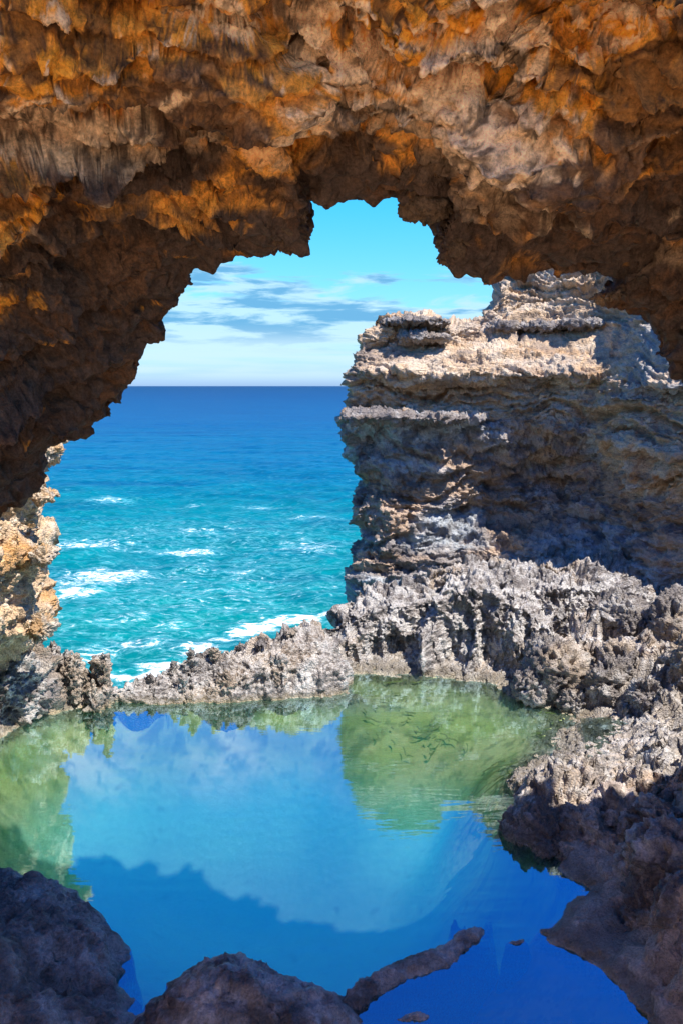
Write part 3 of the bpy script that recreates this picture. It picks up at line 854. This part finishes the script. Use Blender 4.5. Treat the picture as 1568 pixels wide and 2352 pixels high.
rowsH = [
    R_row([(900, 735, 19.5), (960, 735, 19.5), (1050, 745, 19.8), (1110, 735, 20.2), (1190, 560, 21), (1260, 480, 21), (1400, 470, 20), (1500, 470, 18), (1700, 460, 15.5), (2100, 400, 13)], 1.2),
    R_row([(888, 741, 17.4), (960, 735, 17.4), (1050, 749, 17.6), (1092, 747, 18.1), (1172, 640, 18.6), (1240, 590, 18.6), (1385, 580, 18.0), (1490, 570, 16.2), (1640, 560, 14.4), (2000, 500, 12.6)], .8),
    R_row([(858, 775, 17.2), (950, 752, 17.25), (1050, 757, 17.4), (1102, 748, 18.0), (1165, 712, 18.3), (1240, 705, 18.2), (1385, 690, 17.5), (1490, 690, 15.6), (1640, 690, 13.9), (2000, 690, 12.2)], .5),
    R_row([(835, 795, 17.1), (950, 790, 17.3), (1050, 785, 17.4), (1120, 762, 17.6), (1180, 748, 17.7), (1250, 748, 17.6), (1385, 745, 17.0), (1480, 760, 15.3), (1640, 770, 13.7), (2000, 770, 12.0)], .4),
    R_row([(812, 822, 17.0), (940, 820, 16.9), (1050, 815, 16.8), (1130, 810, 16.7), (1200, 805, 16.7), (1270, 810, 16.6), (1390, 815, 16.2), (1470, 830, 14.9), (1640, 840, 13.4), (2000, 860, 11.8)], .3),
    R_row([(806, 852, 16.9), (930, 862, 16.4), (1050, 862, 16.3), (1130, 862, 16.2), (1200, 862, 16.2), (1270, 865, 16.1), (1385, 870, 15.6), (1465, 885, 14.5), (1640, 888, 13.1), (2000, 900, 11.6)], .2),
    R_row([(812, 885, 17.0), (930, 885, 16.8), (1050, 885, 16.7), (1130, 888, 16.6), (1200, 890, 16.6), (1270, 892, 16.4), (1370, 895, 15.9), (1455, 905, 14.9), (1640, 908, 13.6), (2000, 910, 12.0)], .2),
    R_row([(800, 938, 17.0), (930, 935, 16.8), (1050, 935, 16.8), (1130, 935, 16.7), (1200, 938, 16.6), (1270, 945, 16.5), (1370, 965, 16.0), (1450, 985, 14.9), (1640, 1000, 13.6), (2000, 1020, 12.0)], .2),
    R_row([(774, 962, 16.7), (920, 952, 16.35), (1040, 960, 16.45), (1130, 965, 16.5), (1200, 975, 16.5), (1270, 985, 16.3), (1370, 1000, 15.8), (1450, 1030, 14.7), (1640, 1045, 13.4), (2000, 1060, 11.8)], .2),
    R_row([(800, 1012, 16.9), (900, 1010, 16.55), (1040, 1020, 16.65), (1130, 1025, 16.7), (1200, 1030, 16.8), (1270, 1040, 16.8), (1370, 1060, 16.2), (1450, 1085, 15.0), (1640, 1100, 13.6), (2000, 1110, 12.0)], .2),
    R_row([(832, 1108, 17.1), (900, 1110, 16.55), (1040, 1110, 16.8), (1130, 1110, 17.1), (1200, 1110, 17.2), (1270, 1120, 17.1), (1370, 1130, 16.4), (1450, 1140, 15.2), (1640, 1150, 13.8), (2000, 1150, 12.2)], .3),
    R_row([(808, 1168, 16.8), (900, 1170, 16.4), (1040, 1180, 17.0), (1130, 1180, 17.1), (1200, 1180, 17.0), (1270, 1180, 16.7), (1370, 1190, 16.1), (1450, 1200, 15.0), (1640, 1210, 13.6), (2000, 1210, 12.0)], .3),
    R_row([(838, 1240, 17.0), (900, 1245, 16.5), (1040, 1250, 16.5), (1130, 1250, 16.4), (1200, 1250, 16.3), (1270, 1255, 16.2), (1370, 1260, 15.7), (1450, 1270, 14.9), (1640, 1280, 13.5), (2000, 1280, 12.0)], .3),
    R_row([(822, 1312, 16.6), (900, 1320, 16.3), (1040, 1330, 16.3), (1130, 1330, 16.2), (1200, 1330, 16.0), (1270, 1330, 15.9), (1370, 1335, 15.4), (1450, 1345, 14.8), (1640, 1350, 13.6), (2000, 1360, 12.0)], .3),
    R_row([(795, 1400, 16.2), (900, 1420, 15.9), (1040, 1430, 15.8), (1130, 1430, 15.6), (1200, 1430, 15.4), (1270, 1430, 15.2), (1370, 1430, 14.8), (1450, 1430, 14.4), (1640, 1430, 13.6), (2000, 1440, 12.0)], .3),
    R_row([(720, 1900, 16.5), (900, 1900, 15.0), (1040, 1700, 14.0), (1130, 1700, 14.0), (1200, 1700, 14.0), (1270, 1700, 14.0), (1370, 1700, 14.0), (1450, 1700, 14.0), (1640, 1700, 13.6), (2000, 1700, 12.0)], .3),
]
rsegs = [10, 34, 34, 18, 22, 28, 20, 28, 18, 30, 46, 30, 34, 34, 30, 20]
rsegs = rsegs[:len(rowsH) - 1]
csegs = [30, 60, 55, 45, 40, 36, 50, 45, 60, 30]
G = loft(rowsH, rsegs, csegs, sm=(4, 6))
N = normals(G, sm=40)
if N[G.shape[0] // 2, G.shape[1] // 2, 1] > 0: N = -N
R_, C_ = G.shape[:2]
P = G.reshape(-1, 3); Nf = N.reshape(-1, 3)
rr_ = np.repeat(np.arange(R_), C_); cumr = np.cumsum([0] + rsegs)
lower = sst(rr_.astype(float), cumr[7] + 8, cumr[8] + 2)        # dark, pitted lower cliff
cid = np.tile(np.arange(C_), R_)
h_up = disp_rock(P, big=.16, mid=.045, pit=.07, fin=.0, strata=.19, sf=2.2, freq=.8, zs=3.2, pf=2.4, seed=1.0, lay=.55)
h_lo = disp_rock(P, big=.22, mid=.065, pit=.10, fin=.0, strata=.10, sf=2.2, freq=1.0, zs=1.5, pf=2.6, seed=9.0, crag=.2)
pitbig = -.22 * sst(.42 - worley(P * np.array([1.1, 1.1, 1.7]) + 4), 0, .3)
pinn = sst(-rr_.astype(float), -cumr[3], -cumr[2]) * (cid > sum(csegs[:4]))
slope = sst(rr_.astype(float), cumr[3], cumr[3] + 8) * (1 - sst(rr_.astype(float), cumr[4] + 10, cumr[5]))
hh = h_up * (1 - lower) * (1 - slope * .6) + h_lo * lower + pitbig * (.3 + .7 * pinn) * (1 - slope)
P2 = P + Nf * hh[:, None]
P2 = P2 + normals(P2.reshape(R_, C_, 3), sm=3).reshape(-1, 3) * (np.sign((normals(P2.reshape(R_, C_, 3), sm=3).reshape(-1, 3) * Nf).sum(1)) * (fine_disp(P2, .035, .9, 1.0, 2.2)))[:, None]
P2 += np.stack([fbm(P * 3 + 1, 3, .6), fbm(P * 3 + 21, 3, .6), fbm(P * 3 + 51, 3, .6)], 1) * .045
n = len(P2)
f1 = fbm(P2 * np.array([.5, .5, 1.5]) + 2, 4); f2 = fbm(P2 * np.array([1.5, 1.5, 3.5]) + 9, 4, .6); f3 = fbm(P2 * np.array([.25, .25, 3.2]) + 14, 3)
cl = lerp(const((.58, .42, .28), n), (.52, .31, .16), sst(f3, .0, .3) * .7)
cl = lerp(cl, (.40, .31, .25), sst(f1, .05, .4) * .6)
cl = lerp(cl, (.66, .56, .45), sst(-f2, .05, .35) * .6)
cl = lerp(cl, (.26, .215, .19), sst(f2, .18, .45) * .6)
lo = lerp(const((.32, .285, .265), n), (.50, .455, .42), sst(f2, .0, .4))
lo = lerp(lo, (.50, .34, .22), sst(f1, .0, .30) * .7)
lo = lerp(lo, (.48, .55, .60), sst(-f1, .05, .35) * .6)
lo = lerp(lo, (.12, .11, .115), sst(fbm(P2 * np.array([2, 2, 3]) + 77, 4, .6), .12, .4) * .7)
rightside = sst(cid.astype(float), sum(csegs[:6]) + 20, sum(csegs[:8])) * (1 - sst(rr_.astype(float), cumr[9], cumr[11]))
dkn = sst(lower + f1 * .35 - rightside * .8, .35, .75)
cl = cl * (1 - dkn[:, None]) + lo * dkn[:, None]
grey = sst(cid.astype(float), sum(csegs[:7]), sum(csegs[:8]) + 10) * (1 - sst(rr_.astype(float), cumr[6], cumr[6] + 6)) * sst(f2 + .3, 0, .3)
cl = lerp(cl, (.36, .37, .37), grey * .8)
F = grid_faces(R_, C_)
fr_row = np.repeat(np.arange(R_ - 1), C_ - 1)
fc_col = np.tile(np.arange(C_ - 1), R_ - 1)
head = thing('sea_cliff', 'tall layered limestone headland beyond the pool, tan above and dark grey below', 'cliff', (3.0, 16, 0))
pin = (fr_row < cumr[3]) & (fc_col >= sum(csegs[:4]))
upm = (fr_row < cumr[8] - 9) & ~pin
lom = ~upm & ~pin
for nm, msk, lb in (('pinnacle', pin, 'pale beige knob of eroded rock rising at the back'), ('upper_cliff', upm, 'sunlit tan strata with narrow ledges'), ('lower_cliff', lom, 'dark pitted undercut rock')):
    oo = make_mesh(nm, P2, F[msk], M_CLIFF, head, col=cl)
    oo['label'] = lb
for (px, py, d, rx, rz_, ry) in [(955, 741, 17.25, 78, 6, .5), (975, 776, 17.1, 60, 12, .35), (1155, 752, 17.55, 38, 10, .35), (1255, 752, 17.35, 62, 10, .4), (1340, 745, 17.0, 60, 9, .4),
                                 (1005, 962, 16.2, 60, 12, .3), (870, 958, 16.3, 80, 14, .4)]:
    q = at_y(px, py, d)
    boulder('ledge_cap', q, (px_r(rx, d), ry, px_r(rz_, d)), M_CLIFF, lambda P_: lerp(col_grey(P_ + np.array([0, 0, 3.])), (.22, .19, .18), const((.5, 0, 0), len(P_))[:, 0]), head, 120, 40, seed=px * .02,
            kw=dict(big=.10, mid=.08, pit=.06, fin=.03, freq=1.8))


# ------------------------------------------------------------------ rock ridges (karst spires)
def ridge(name, label, base, crest, back, segs_c, seed, hgt=(30, 60, 60, 24), fl=.22, spike=.22, mat=M_KARST, mids=(.35, .7), bulge=.0):
    b = np.array(base, float); c_ = np.array(crest, float)
    B = at_z(b[:, 0], b[:, 1], b[:, 2]); Cr = at_y(c_[:, 0], c_[:, 1], c_[:, 2])
    root = B + np.array([0, .0, -.6])
    m1 = B * (1 - .18) + Cr * .18; m1[:, 2] = B[:, 2] + (Cr[:, 2] - B[:, 2]) * .45; m1[:, 1] -= bulge * .3
    m2 = B * (1 - .48) + Cr * .48; m2[:, 2] = B[:, 2] + (Cr[:, 2] - B[:, 2]) * .80; m2[:, 1] -= bulge * .3
    bk = Cr + np.array([0, .45, -.45]); bk2 = Cr + np.array([.1, 1.0, 0]); bk2[:, 2] = back
    G_ = loft([root, B, m1, m2, Cr, bk, bk2], [8, hgt[0], hgt[1], hgt[2], hgt[3], 20], segs_c, sm=(4, 1))
    N_ = normals(G_, sm=8)
    if N_[20, G_.shape[1] // 2, 1] > 0: N_ = -N_
    R2, C2 = G_.shape[:2]
    Pp = G_.reshape(-1, 3); Nn = N_.reshape(-1, 3)
    tt = sst(np.repeat(np.arange(R2), C2).astype(float), 8, 8 + sum(hgt[:3]))      # 0 base .. 1 crest
    # vertical flutes: noise stretched along z
    q = Pp * np.array([1.5, .9, .22]) + seed
    q[:, 0] += .25 * perlin(Pp * 1.3 + 2)
    flut = ridged(q, 2, .45) - 1.0
    flut2 = ridged(Pp * np.array([5, 3, .9]) + seed + 5, 3, .55) - 1.1
    h_ = fl * flut + fl * .38 * flut2 + disp_rock(Pp, big=.07, mid=.026, pit=.07, fin=.0, freq=1.5, zs=.6, pf=3.0, seed=seed)
    h_ *= .25 + .75 * sst(Pp[:, 2], -.1, .25)
    Pn = Pp + Nn * np.array([1, 1, .2]) * h_[:, None]
    Nd_ = normals(Pn.reshape(R2, C2, 3), sm=2).reshape(-1, 3); Nd_ *= np.sign((Nd_ * Nn).sum(1))[:, None]
    Pn = Pn + Nd_ * ((fine_disp(Pn, .024, 1.5, seed, .9) - .035 * sst(.45 - worley(Pn * 11 + seed), 0, .3)) * (.3 + .7 * sst(Pp[:, 2], -.1, .25)))[:, None]
    up = np.maximum(ridged(Pp * np.array([2.6, 2.6, .2]) + seed * 2, 3, .6) - 1.0, -.4)
    up = up * spike + .08 * fbm(Pp * np.array([9, 9, 1]) + seed, 2) * sst(tt, .7, 1)
    Pn[:, 2] += up * tt ** 3
    f = fbm(Pn * np.array([3, 3, 1.3]) + 3, 4, .6); g = fbm(Pn * .9 + 8, 3)
    cl_ = lerp(const((.29, .25, .225), len(Pn)), (.50, .47, .44), sst(f + tt * .12, .0, .32))
    cl_ = lerp(cl_, (.17, .155, .15), sst(-f, .05, .35) * .7)
    cl_ = lerp(cl_, (.46, .34, .23), sst(g - tt * .2, .0, .35) * .55)
    cl_ = lerp(cl_, (.45, .35, .17), sst(.10 - Pn[:, 2], 0, .10) * .55)
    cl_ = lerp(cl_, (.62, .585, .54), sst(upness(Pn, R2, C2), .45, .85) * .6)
    cl_ = lerp(cl_, (.11, .095, .08), sst(.05 - np.abs(Pn[:, 2] - .04), 0, .04) * .5)
    o_ = make_mesh(name, Pn, grid_faces(R2, C2), mat, None, col=cl_)
    return o_


def auto_segs(pts, px=2.6):
    return [max(2, int(round(math.hypot(b[0] - a[0], b[1] - a[1]) / px))) for a, b in zip(pts[:-1], pts[1:])]


base = [(60, 1650, 0), (110, 1622, 0), (135, 1612, 0), (165, 1610, 0), (200, 1612, 0), (225, 1612, 0), (240, 1612, 0), (262, 1615, 0), (300, 1616, 0), (340, 1618, 0), (400, 1618, 0), (440, 1617, 0), (500, 1617, 0), (560, 1614, 0), (620, 1612, 0), (680, 1608, 0), (740, 1604, 0), (790, 1596, 0), (806, 1570, 0), (800, 1520, 0)]
crest = [(60, 1490, 10.6), (118, 1486, 10.5), (135, 1492, 10.6), (165, 1502, 10.6), (198, 1530, 10.6), (212, 1548, 10.6), (236, 1508, 10.5), (258, 1572, 10.5), (300, 1572, 10.6), (336, 1566, 10.8), (392, 1526, 10.9), (432, 1506, 11.0), (492, 1494, 11.1), (552, 1482, 11.2), (620, 1456, 11.3), (672, 1440, 11.4), (722, 1432, 11.5), (760, 1448, 11.6), (778, 1470, 11.9), (780, 1480, 12.4)]
r1 = ridge('rock_ridge', '', base, crest, -4.6, auto_segs(base, 2.6), 3.3, hgt=(20, 26, 22, 10), fl=.17, spike=.13)
rg = thing('rock_ridge', '', 'rock ridge', (-1.5, 11, 0))
r1.name = 'ridge_wall'; r1.data.transform(__import__('mathutils').Matrix.Translation(-rg.location)); r1.parent = rg
for (px, pt, d, wx) in [(122, 1478, 10.55, 26), (150, 1492, 10.4, 24), (172, 1506, 10.35, 22), (196, 1532, 10.35, 20), (238, 1494, 10.3, 19), (212, 1560, 10.2, 26), (345, 1552, 10.7, 20), (395, 1518, 10.8, 20), (438, 1498, 10.8, 22), (492, 1488, 10.9, 20), (550, 1474, 11.0, 22), (600, 1456, 11.1, 20), (668, 1432, 11.2, 22), (640, 1500, 10.8, 34), (520, 1540, 10.6, 30), (715, 1500, 11.0, 34), (420, 1560, 10.5, 24)]:
    tp = at_y(px, pt, d); hz = (tp[2] + .45) / 2
    boulder('spire', (tp[0], tp[1], tp[2] - hz), (px_r(wx, d), px_r(wx, d) * 1.3, hz), M_KARST, col_grey, rg, 90, 110, seed=px * .031, taper=.62,
            kw=dict(big=.06, mid=.06, pit=.07, fin=.035, freq=2.2, zs=.6, crag=.7))
tag(rg, 'low jagged grey rock ridge between the pool and the turquoise sea, with saw-tooth crest', 'rock ridge')
base2 = [(700, 1500, .05), (770, 1524, .05), (850, 1530, .05), (930, 1534, .05), (1010, 1544, .05), (1090, 1556, .04), (1170, 1560, .04), (1230, 1560, .1), (1300, 1500, .4), (1380, 1480, .5), (1440, 1440, .65), (1490, 1420, .7)]
crest2 = [(745, 1440, 12.4), (790, 1385, 12.9), (860, 1352, 13.1), (930, 1334, 13.1), (1000, 1304, 13.1), (1070, 1286, 13.0), (1170, 1290, 13.0), (1240, 1288, 12.9), (1310, 1290, 12.8), (1375, 1298, 12.7), (1440, 1330, 12.6), (1492, 1364, 12.6)]
r2 = ridge('rock_ridge', '', base2, crest2, -1.0, auto_segs(base2, 1.9), 8.1, hgt=(44, 56, 40, 12), fl=.46, spike=.12, bulge=.25)
tag(r2, 'broad fluted pale grey rock ridge at the foot of the cliff, behind shallow green water', 'rock ridge')

# ------------------------------------------------------------------ sunlit pillar at the left edge
rowsP = []
prof = [  # (py, right edge px, d at edge)
    (930, 120, 10.2), (985, 140, 10.1), (1012, 158, 10.0), (1050, 142, 10.0), (1078, 108, 9.9), (1125, 106, 9.8), (1139, 132, 9.7), (1150, 112, 9.7), (1185, 112, 9.7), (1215, 116, 9.6), (1240, 108, 9.6), (1262, 130, 9.5), (1290, 128, 9.5), (1305, 116, 9.5), (1345, 118, 9.5),
    (1385, 116, 9.5), (1420, 132, 9.5), (1462, 132, 9.5), (1490, 105, 9.6), (1515, 80, 9.8), (1560, 60, 9.9), (1620, 40, 9.7), (1700, -10, 9.0)]
for i, (py, pxe, d) in enumerate(prof):
    pxe -= 62
    e = at_y(pxe, py, d)
    rowsP.append([e + np.array([-.3, 1.6, 0]), e + np.array([-.04, .35, 0]), e, at_y(pxe - 38, py, d - .35), at_y(pxe - 85, py + 3, d - .75), at_y(pxe - 140, py + 6, d - 1.3), at_y(pxe - 330, py + 8, d - 2.0)])
rsegs = [max(4, int((b[0] - a[0]) / 2.4)) for a, b in zip(prof[:-1], prof[1:])]
G = loft(rowsP, rsegs, [20, 14, 30, 34, 34, 24], sm=(2, 3))
N = normals(G, sm=5)
if N[50, 50, 1] > 0: N = -N
R_, C_ = G.shape[:2]
P = G.reshape(-1, 3); Nf = N.reshape(-1, 3)
h = disp_rock(P, big=.12, mid=.035, pit=.09, fin=.0, strata=.11, sf=1.8, freq=1.2, zs=1.6, pf=2.6, seed=12.0)
P2 = P + Nf * h[:, None]; P2 = P2 + Nf * fine_disp(P2, .03, 1.2, 12.0, 1.4)[:, None] + np.stack([fbm(P * 5 + 1, 3, .6), fbm(P * 5 + 21, 3, .6), fbm(P * 5 + 51, 3, .6)], 1) * .05
n = len(P2)
f1 = fbm(P2 * 1.2 + 2, 4); f2 = fbm(P2 * 3.5 + 9, 4, .6)
cl = lerp(const((.70, .50, .31), n), (.66, .34, .11), sst(f1, .0, .35) * .8)
cl = lerp(cl, (.40, .28, .18), sst(f2, .12, .4) * .5)
cl = lerp(cl, (.74, .66, .55), sst(-f2, .05, .4) * .5)
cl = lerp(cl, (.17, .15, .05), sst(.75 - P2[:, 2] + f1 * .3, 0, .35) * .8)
pil = thing('rock_pillar', 'sunlit cream and orange rock pillar at the left edge, standing in the pool', 'rock pillar', (-5, 9.5, 0))
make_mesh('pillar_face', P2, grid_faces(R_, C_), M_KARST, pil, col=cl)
for (px, py, d, rx, rz_) in [(104, 1140, 9.6, 24, 8), (98, 1272, 9.45, 24, 18), (100, 1440, 9.4, 24, 26), (112, 1040, 9.9, 24, 22)]:
    q = at_y(px, py, d)
    boulder('rock_knob', q, (px_r(rx, d), .25, px_r(rz_, d)), M_KARST, col_tan, pil, 90, 60, seed=py * .013, kw=dict(big=.05, mid=.06, pit=.05, fin=.02, freq=2.5))
# grey sloping rock below the pillar
slab = boulder('sloping_rock', at_z(20, 1600, .2), (.55, .6, .8), M_KARST, col_grey, None, 200, 150, seed=4.4, rot=.4, kw=dict(big=.14, mid=.10, pit=.09, fin=.03, freq=1.8))
tag(slab, 'rough grey rock leaning below the sunlit pillar at the left edge of the pool', 'rock')

# ------------------------------------------------------------------ foreground rocks
def heap(name, label, cat, pts, mat, colf, nu=160, nv=100, seed=0, kw=None, base=-.9, rxy=None):
    pass


def mound(name, outline, peaks, seed, colf, mat=M_WET, step=.018, kw=None, flatpk=False):
    """a rock that rises out of the water: outline = waterline polygon (px,py), peaks = (px,py,z)"""
    oa = np.array(outline, float)
    oa = np.concatenate([oa + (np.roll(oa, -1, 0) - oa) * k for k in (0, .5)], 1).reshape(-1, 2)
    o3 = at_z(oa[:, 0], oa[:, 1], 0.0)[:, :2]
    jr = np.random.RandomState(int(seed * 10)); jam = .012 if flatpk else min(.04, .12 * np.ptp(o3, 0).min())
    o3 = o3 + jr.normal(0, jam * .6, o3.shape)
    cen = o3.mean(0)
    pk = np.array([at_z(a, b, z) for a, b, z in peaks])
    if flatpk:
        pk = np.array([at_z(a, b, 0) for a, b, z in peaks]); pk[:, 2] = [z for _, _, z in peaks]
    outer = o3 + (o3 - cen) / np.linalg.norm(o3 - cen, axis=1)[:, None] * .30
    c2 = np.concatenate([np.concatenate([o3, np.zeros((len(o3), 1))], 1), np.concatenate([outer, np.full((len(o3), 1), -.6)], 1), pk], 0)
    w_ = rbf_fit(c2[:, :2], c2[:, 2], .01)
    lo_, hi_ = outer.min(0) - .1, outer.max(0) + .1
    nx, ny = int((hi_[0] - lo_[0]) / step) + 2, int((hi_[1] - lo_[1]) / step) + 2
    gx, gy = np.meshgrid(np.linspace(lo_[0], hi_[0], nx), np.linspace(lo_[1], hi_[1], ny))
    XYm = np.stack([gx.ravel(), gy.ravel()], 1)
    z = rbf_eval(w_, c2[:, :2], XYm)
    dense = np.concatenate([o3 + (np.roll(o3, -1, 0) - o3) * k for k in np.linspace(0, 1, 12, endpoint=False)], 0)
    dmin = np.full(len(XYm), 9.)
    for q_ in dense: dmin = np.minimum(dmin, np.hypot(XYm[:, 0] - q_[0], XYm[:, 1] - q_[1]))
    ins = np.zeros(len(XYm), bool)
    for (xa, ya), (xb, yb) in zip(o3, np.roll(o3, -1, 0)):
        cr = ((ya > XYm[:, 1]) != (yb > XYm[:, 1])) & (XYm[:, 0] < (xb - xa) * (XYm[:, 1] - ya) / (yb - ya + 1e-12) + xa)
        ins ^= cr
    z = np.where(ins, z, np.minimum(z, .02) - dmin * 5)
    Pp = np.stack([XYm[:, 0], XYm[:, 1], z], 1)
    G_ = Pp.reshape(ny, nx, 3)
    N_ = normals(smooth(smooth(G_, 6, 0), 6, 1)).reshape(-1, 3)
    N_ = N_ * np.sign(N_[:, 2:3] + 1e-9)
    k = dict(big=.04, mid=.022, pit=.05, fin=.012, freq=2.4, zs=1.0, pf=2.8, seed=seed, crag=.3)
    if kw: k.update(kw)
    wp_ = Pp + .04 * np.stack([perlin(Pp * 5), perlin(Pp * 5 + 9), perlin(Pp * 5 + 19)], 1)
    h_ = disp_rock(Pp, **k) - .030 * sst(.42 - worley(wp_ * 15 + seed), 0, .22) - .05 * sst(.30 - worley(wp_ * 4.5 + seed), 0, .12) + .006 * fbm(Pp * 40, 2)
    h_ *= .3 + .7 * sst(z, 0, .2)
    Pn = Pp + N_ * h_[:, None]
    idx = grid_faces(ny, nx)
    gz = ground_z(Pn[:, :2])
    keep = ((Pn[:, 2] - gz)[idx].max(1) > -.10) & (Pn[:, 2][idx].min(1) > -.6)
    cc_ = colf(Pn)
    cc_ = lerp(cc_, (.06, .28, .22), sst(-Pn[:, 2], .0, .05))
    cc_ = lerp(cc_, (.22, .92, .78), sst(-Pn[:, 2], .05, .16))
    return make_mesh(name, Pn, idx[keep], mat, None, col=cc_)


mL = mound('boulder', [(-200, 2000), (-60, 2010), (20, 2030), (90, 2040), (170, 2060), (235, 2095), (280, 2150), (302, 2195), (288, 2225), (272, 2255), (292, 2290), (330, 2300), (350, 2352), (200, 2560), (-300, 2600)],
           [(-100, 1995, .5), (0, 2028, .38), (75, 2012, .44), (140, 2060, .32), (200, 2105, .36), (250, 2155, .28), (100, 2100, .46), (165, 2125, .30), (60, 2200, .5), (160, 2210, .45), (230, 2230, .22), (0, 2150, .7), (0, 2300, .6), (-100, 2200, 1.0), (120, 2300, .22), (200, 2290, .12), (170, 2345, .03), (120, 2350, .05), (260, 2310, .08), (0, 2450, .5)], 3.0,
           lambda P_: lerp(col_dark(P_), (.20, .165, .15), const((.35, 0, 0), len(P_))[:, 0]))
tag(mL, 'large dark pitted boulder in the lower left corner with a hollow in its top', 'boulder')
mC = mound('boulder', [(355, 2290), (395, 2262), (440, 2225), (500, 2205), (600, 2212), (660, 2240), (720, 2272), (790, 2290), (822, 2320), (830, 2352), (780, 2500), (300, 2520), (250, 2400), (290, 2352), (330, 2318)],
           [(430, 2255, .22), (490, 2205, .30), (560, 2205, .30), (625, 2222, .25), (680, 2255, .17), (560, 2280, .42), (480, 2300, .4), (650, 2310, .32), (740, 2300, .20), (560, 2400, .5), (790, 2330, .14)], 6.0, col_dark)
tag(mC, 'smooth dark brown boulder rising from the pool at the bottom centre', 'boulder')
mT = mound('rock_spit', [(700, 2262), (800, 2262), (850, 2240), (900, 2212), (945, 2198), (990, 2180), (1030, 2158), (1050, 2136), (1036, 2122), (1045, 2104), (1095, 2102), (1130, 2114), (1124, 2138), (1100, 2156), (1090, 2172), (1056, 2196), (1046, 2216), (990, 2236), (940, 2246), (890, 2276), (850, 2305), (800, 2345), (700, 2400)],
           [(800, 2298, .09), (850, 2272, .06), (915, 2232, .045), (985, 2208, .06), (1035, 2180, .045), (1068, 2150, .045), (1085, 2128, .04), (750, 2320, .13)], 8.0, col_dark, step=.011, kw=dict(big=.05, mid=.035, pit=.03, fin=.014, freq=3.2), flatpk=True)
tag(mT, 'thin dark tongue of rock running out from the bottom boulder into the deep blue water', 'rock')
mS = mound('rock', [(1158, 2166), (1175, 2158), (1200, 2156), (1216, 2162), (1205, 2170), (1180, 2172)], [(1190, 2162, .03)], 9.0, col_dark, step=.01, kw=dict(big=.015, mid=.01, pit=.01))
tag(mS, 'tiny black rock awash in blue water right of the rock tongue', 'rock')
mS = mound('rock', [(902, 2340), (930, 2330), (960, 2322), (988, 2328), (985, 2340), (950, 2348), (920, 2350)], [(950, 2333, .035)], 11.0, col_dark, step=.01, kw=dict(big=.015, mid=.01, pit=.01))
tag(mS, 'tiny dark rock awash at the bottom edge, right of the bottom boulder', 'rock')

# knobbly outcrops on the sunlit shelf
oc = thing('rocky_outcrop', 'knobbly pale grey outcrop of pitted rock on the sunlit slope right of the pool', 'outcrop', (3.4, 10, .3))
ro = np.random.RandomState(11)
for k in range(30):
    px = ro.uniform(1215, 1640); py = ro.uniform(1405, 1630)
    if px < 1330 and py < 1480: continue
    if px < 1290 and py > 1560: continue
    d_ = at_z(px, py, .45 - (py - 1500) * .0016)
    gz_ = float(ground_z([(d_[0], d_[1])])[0])
    rr0 = ro.choice([.12, .18, .28, .42])
    boulder('rock_knob', (d_[0], d_[1], gz_ + rr0 * .05), (rr0 * ro.uniform(.9, 1.4), rr0 * ro.uniform(.8, 1.2), rr0 * ro.uniform(.6, 1.15)), M_KARST, col_grey, oc, 80, 60, seed=k * 1.7, rot=ro.uniform(0, 3), taper=ro.uniform(.1, .5),
            kw=dict(big=.10, mid=.05, pit=.09, fin=.04, freq=2.0, zs=.6, crag=.6))

# wet boulders in the shade at the near right shore
oc2 = thing('rocky_outcrop', 'dark brown wet knobbly rocks in shade along the near right shore', 'outcrop', (2.4, 6.6, .1))
for (px, py, z_, rx, rz_) in [(1250, 1905, .05, .26, .18), (1340, 1900, .12, .24, .2), (1420, 1880, .2, .3, .24), (1180, 1900, .0, .16, .12), (1500, 1900, .35, .3, .28), (1560, 1850, .3, .26, .22),
                              (1300, 1950, .0, .26, .13), (1400, 1960, .08, .2, .15), (1480, 1990, .2, .25, .2), (1560, 1970, .45, .35, .3), (1430, 2060, .0, .2, .1), (1500, 2090, .1, .26, .2), (1570, 2110, .35, .3, .3)]:
    q = at_z(px, py, z_)
    boulder('rock_knob', tuple(q), (rx, rx * ro.uniform(.7, 1.1), rz_), M_WET, col_dark, oc2, 110, 80, seed=px * .017, rot=ro.uniform(0, 3), taper=ro.uniform(.1, .4),
            kw=dict(big=.10, mid=.05, pit=.08, fin=.022, freq=2.0, zs=.9, crag=.35))
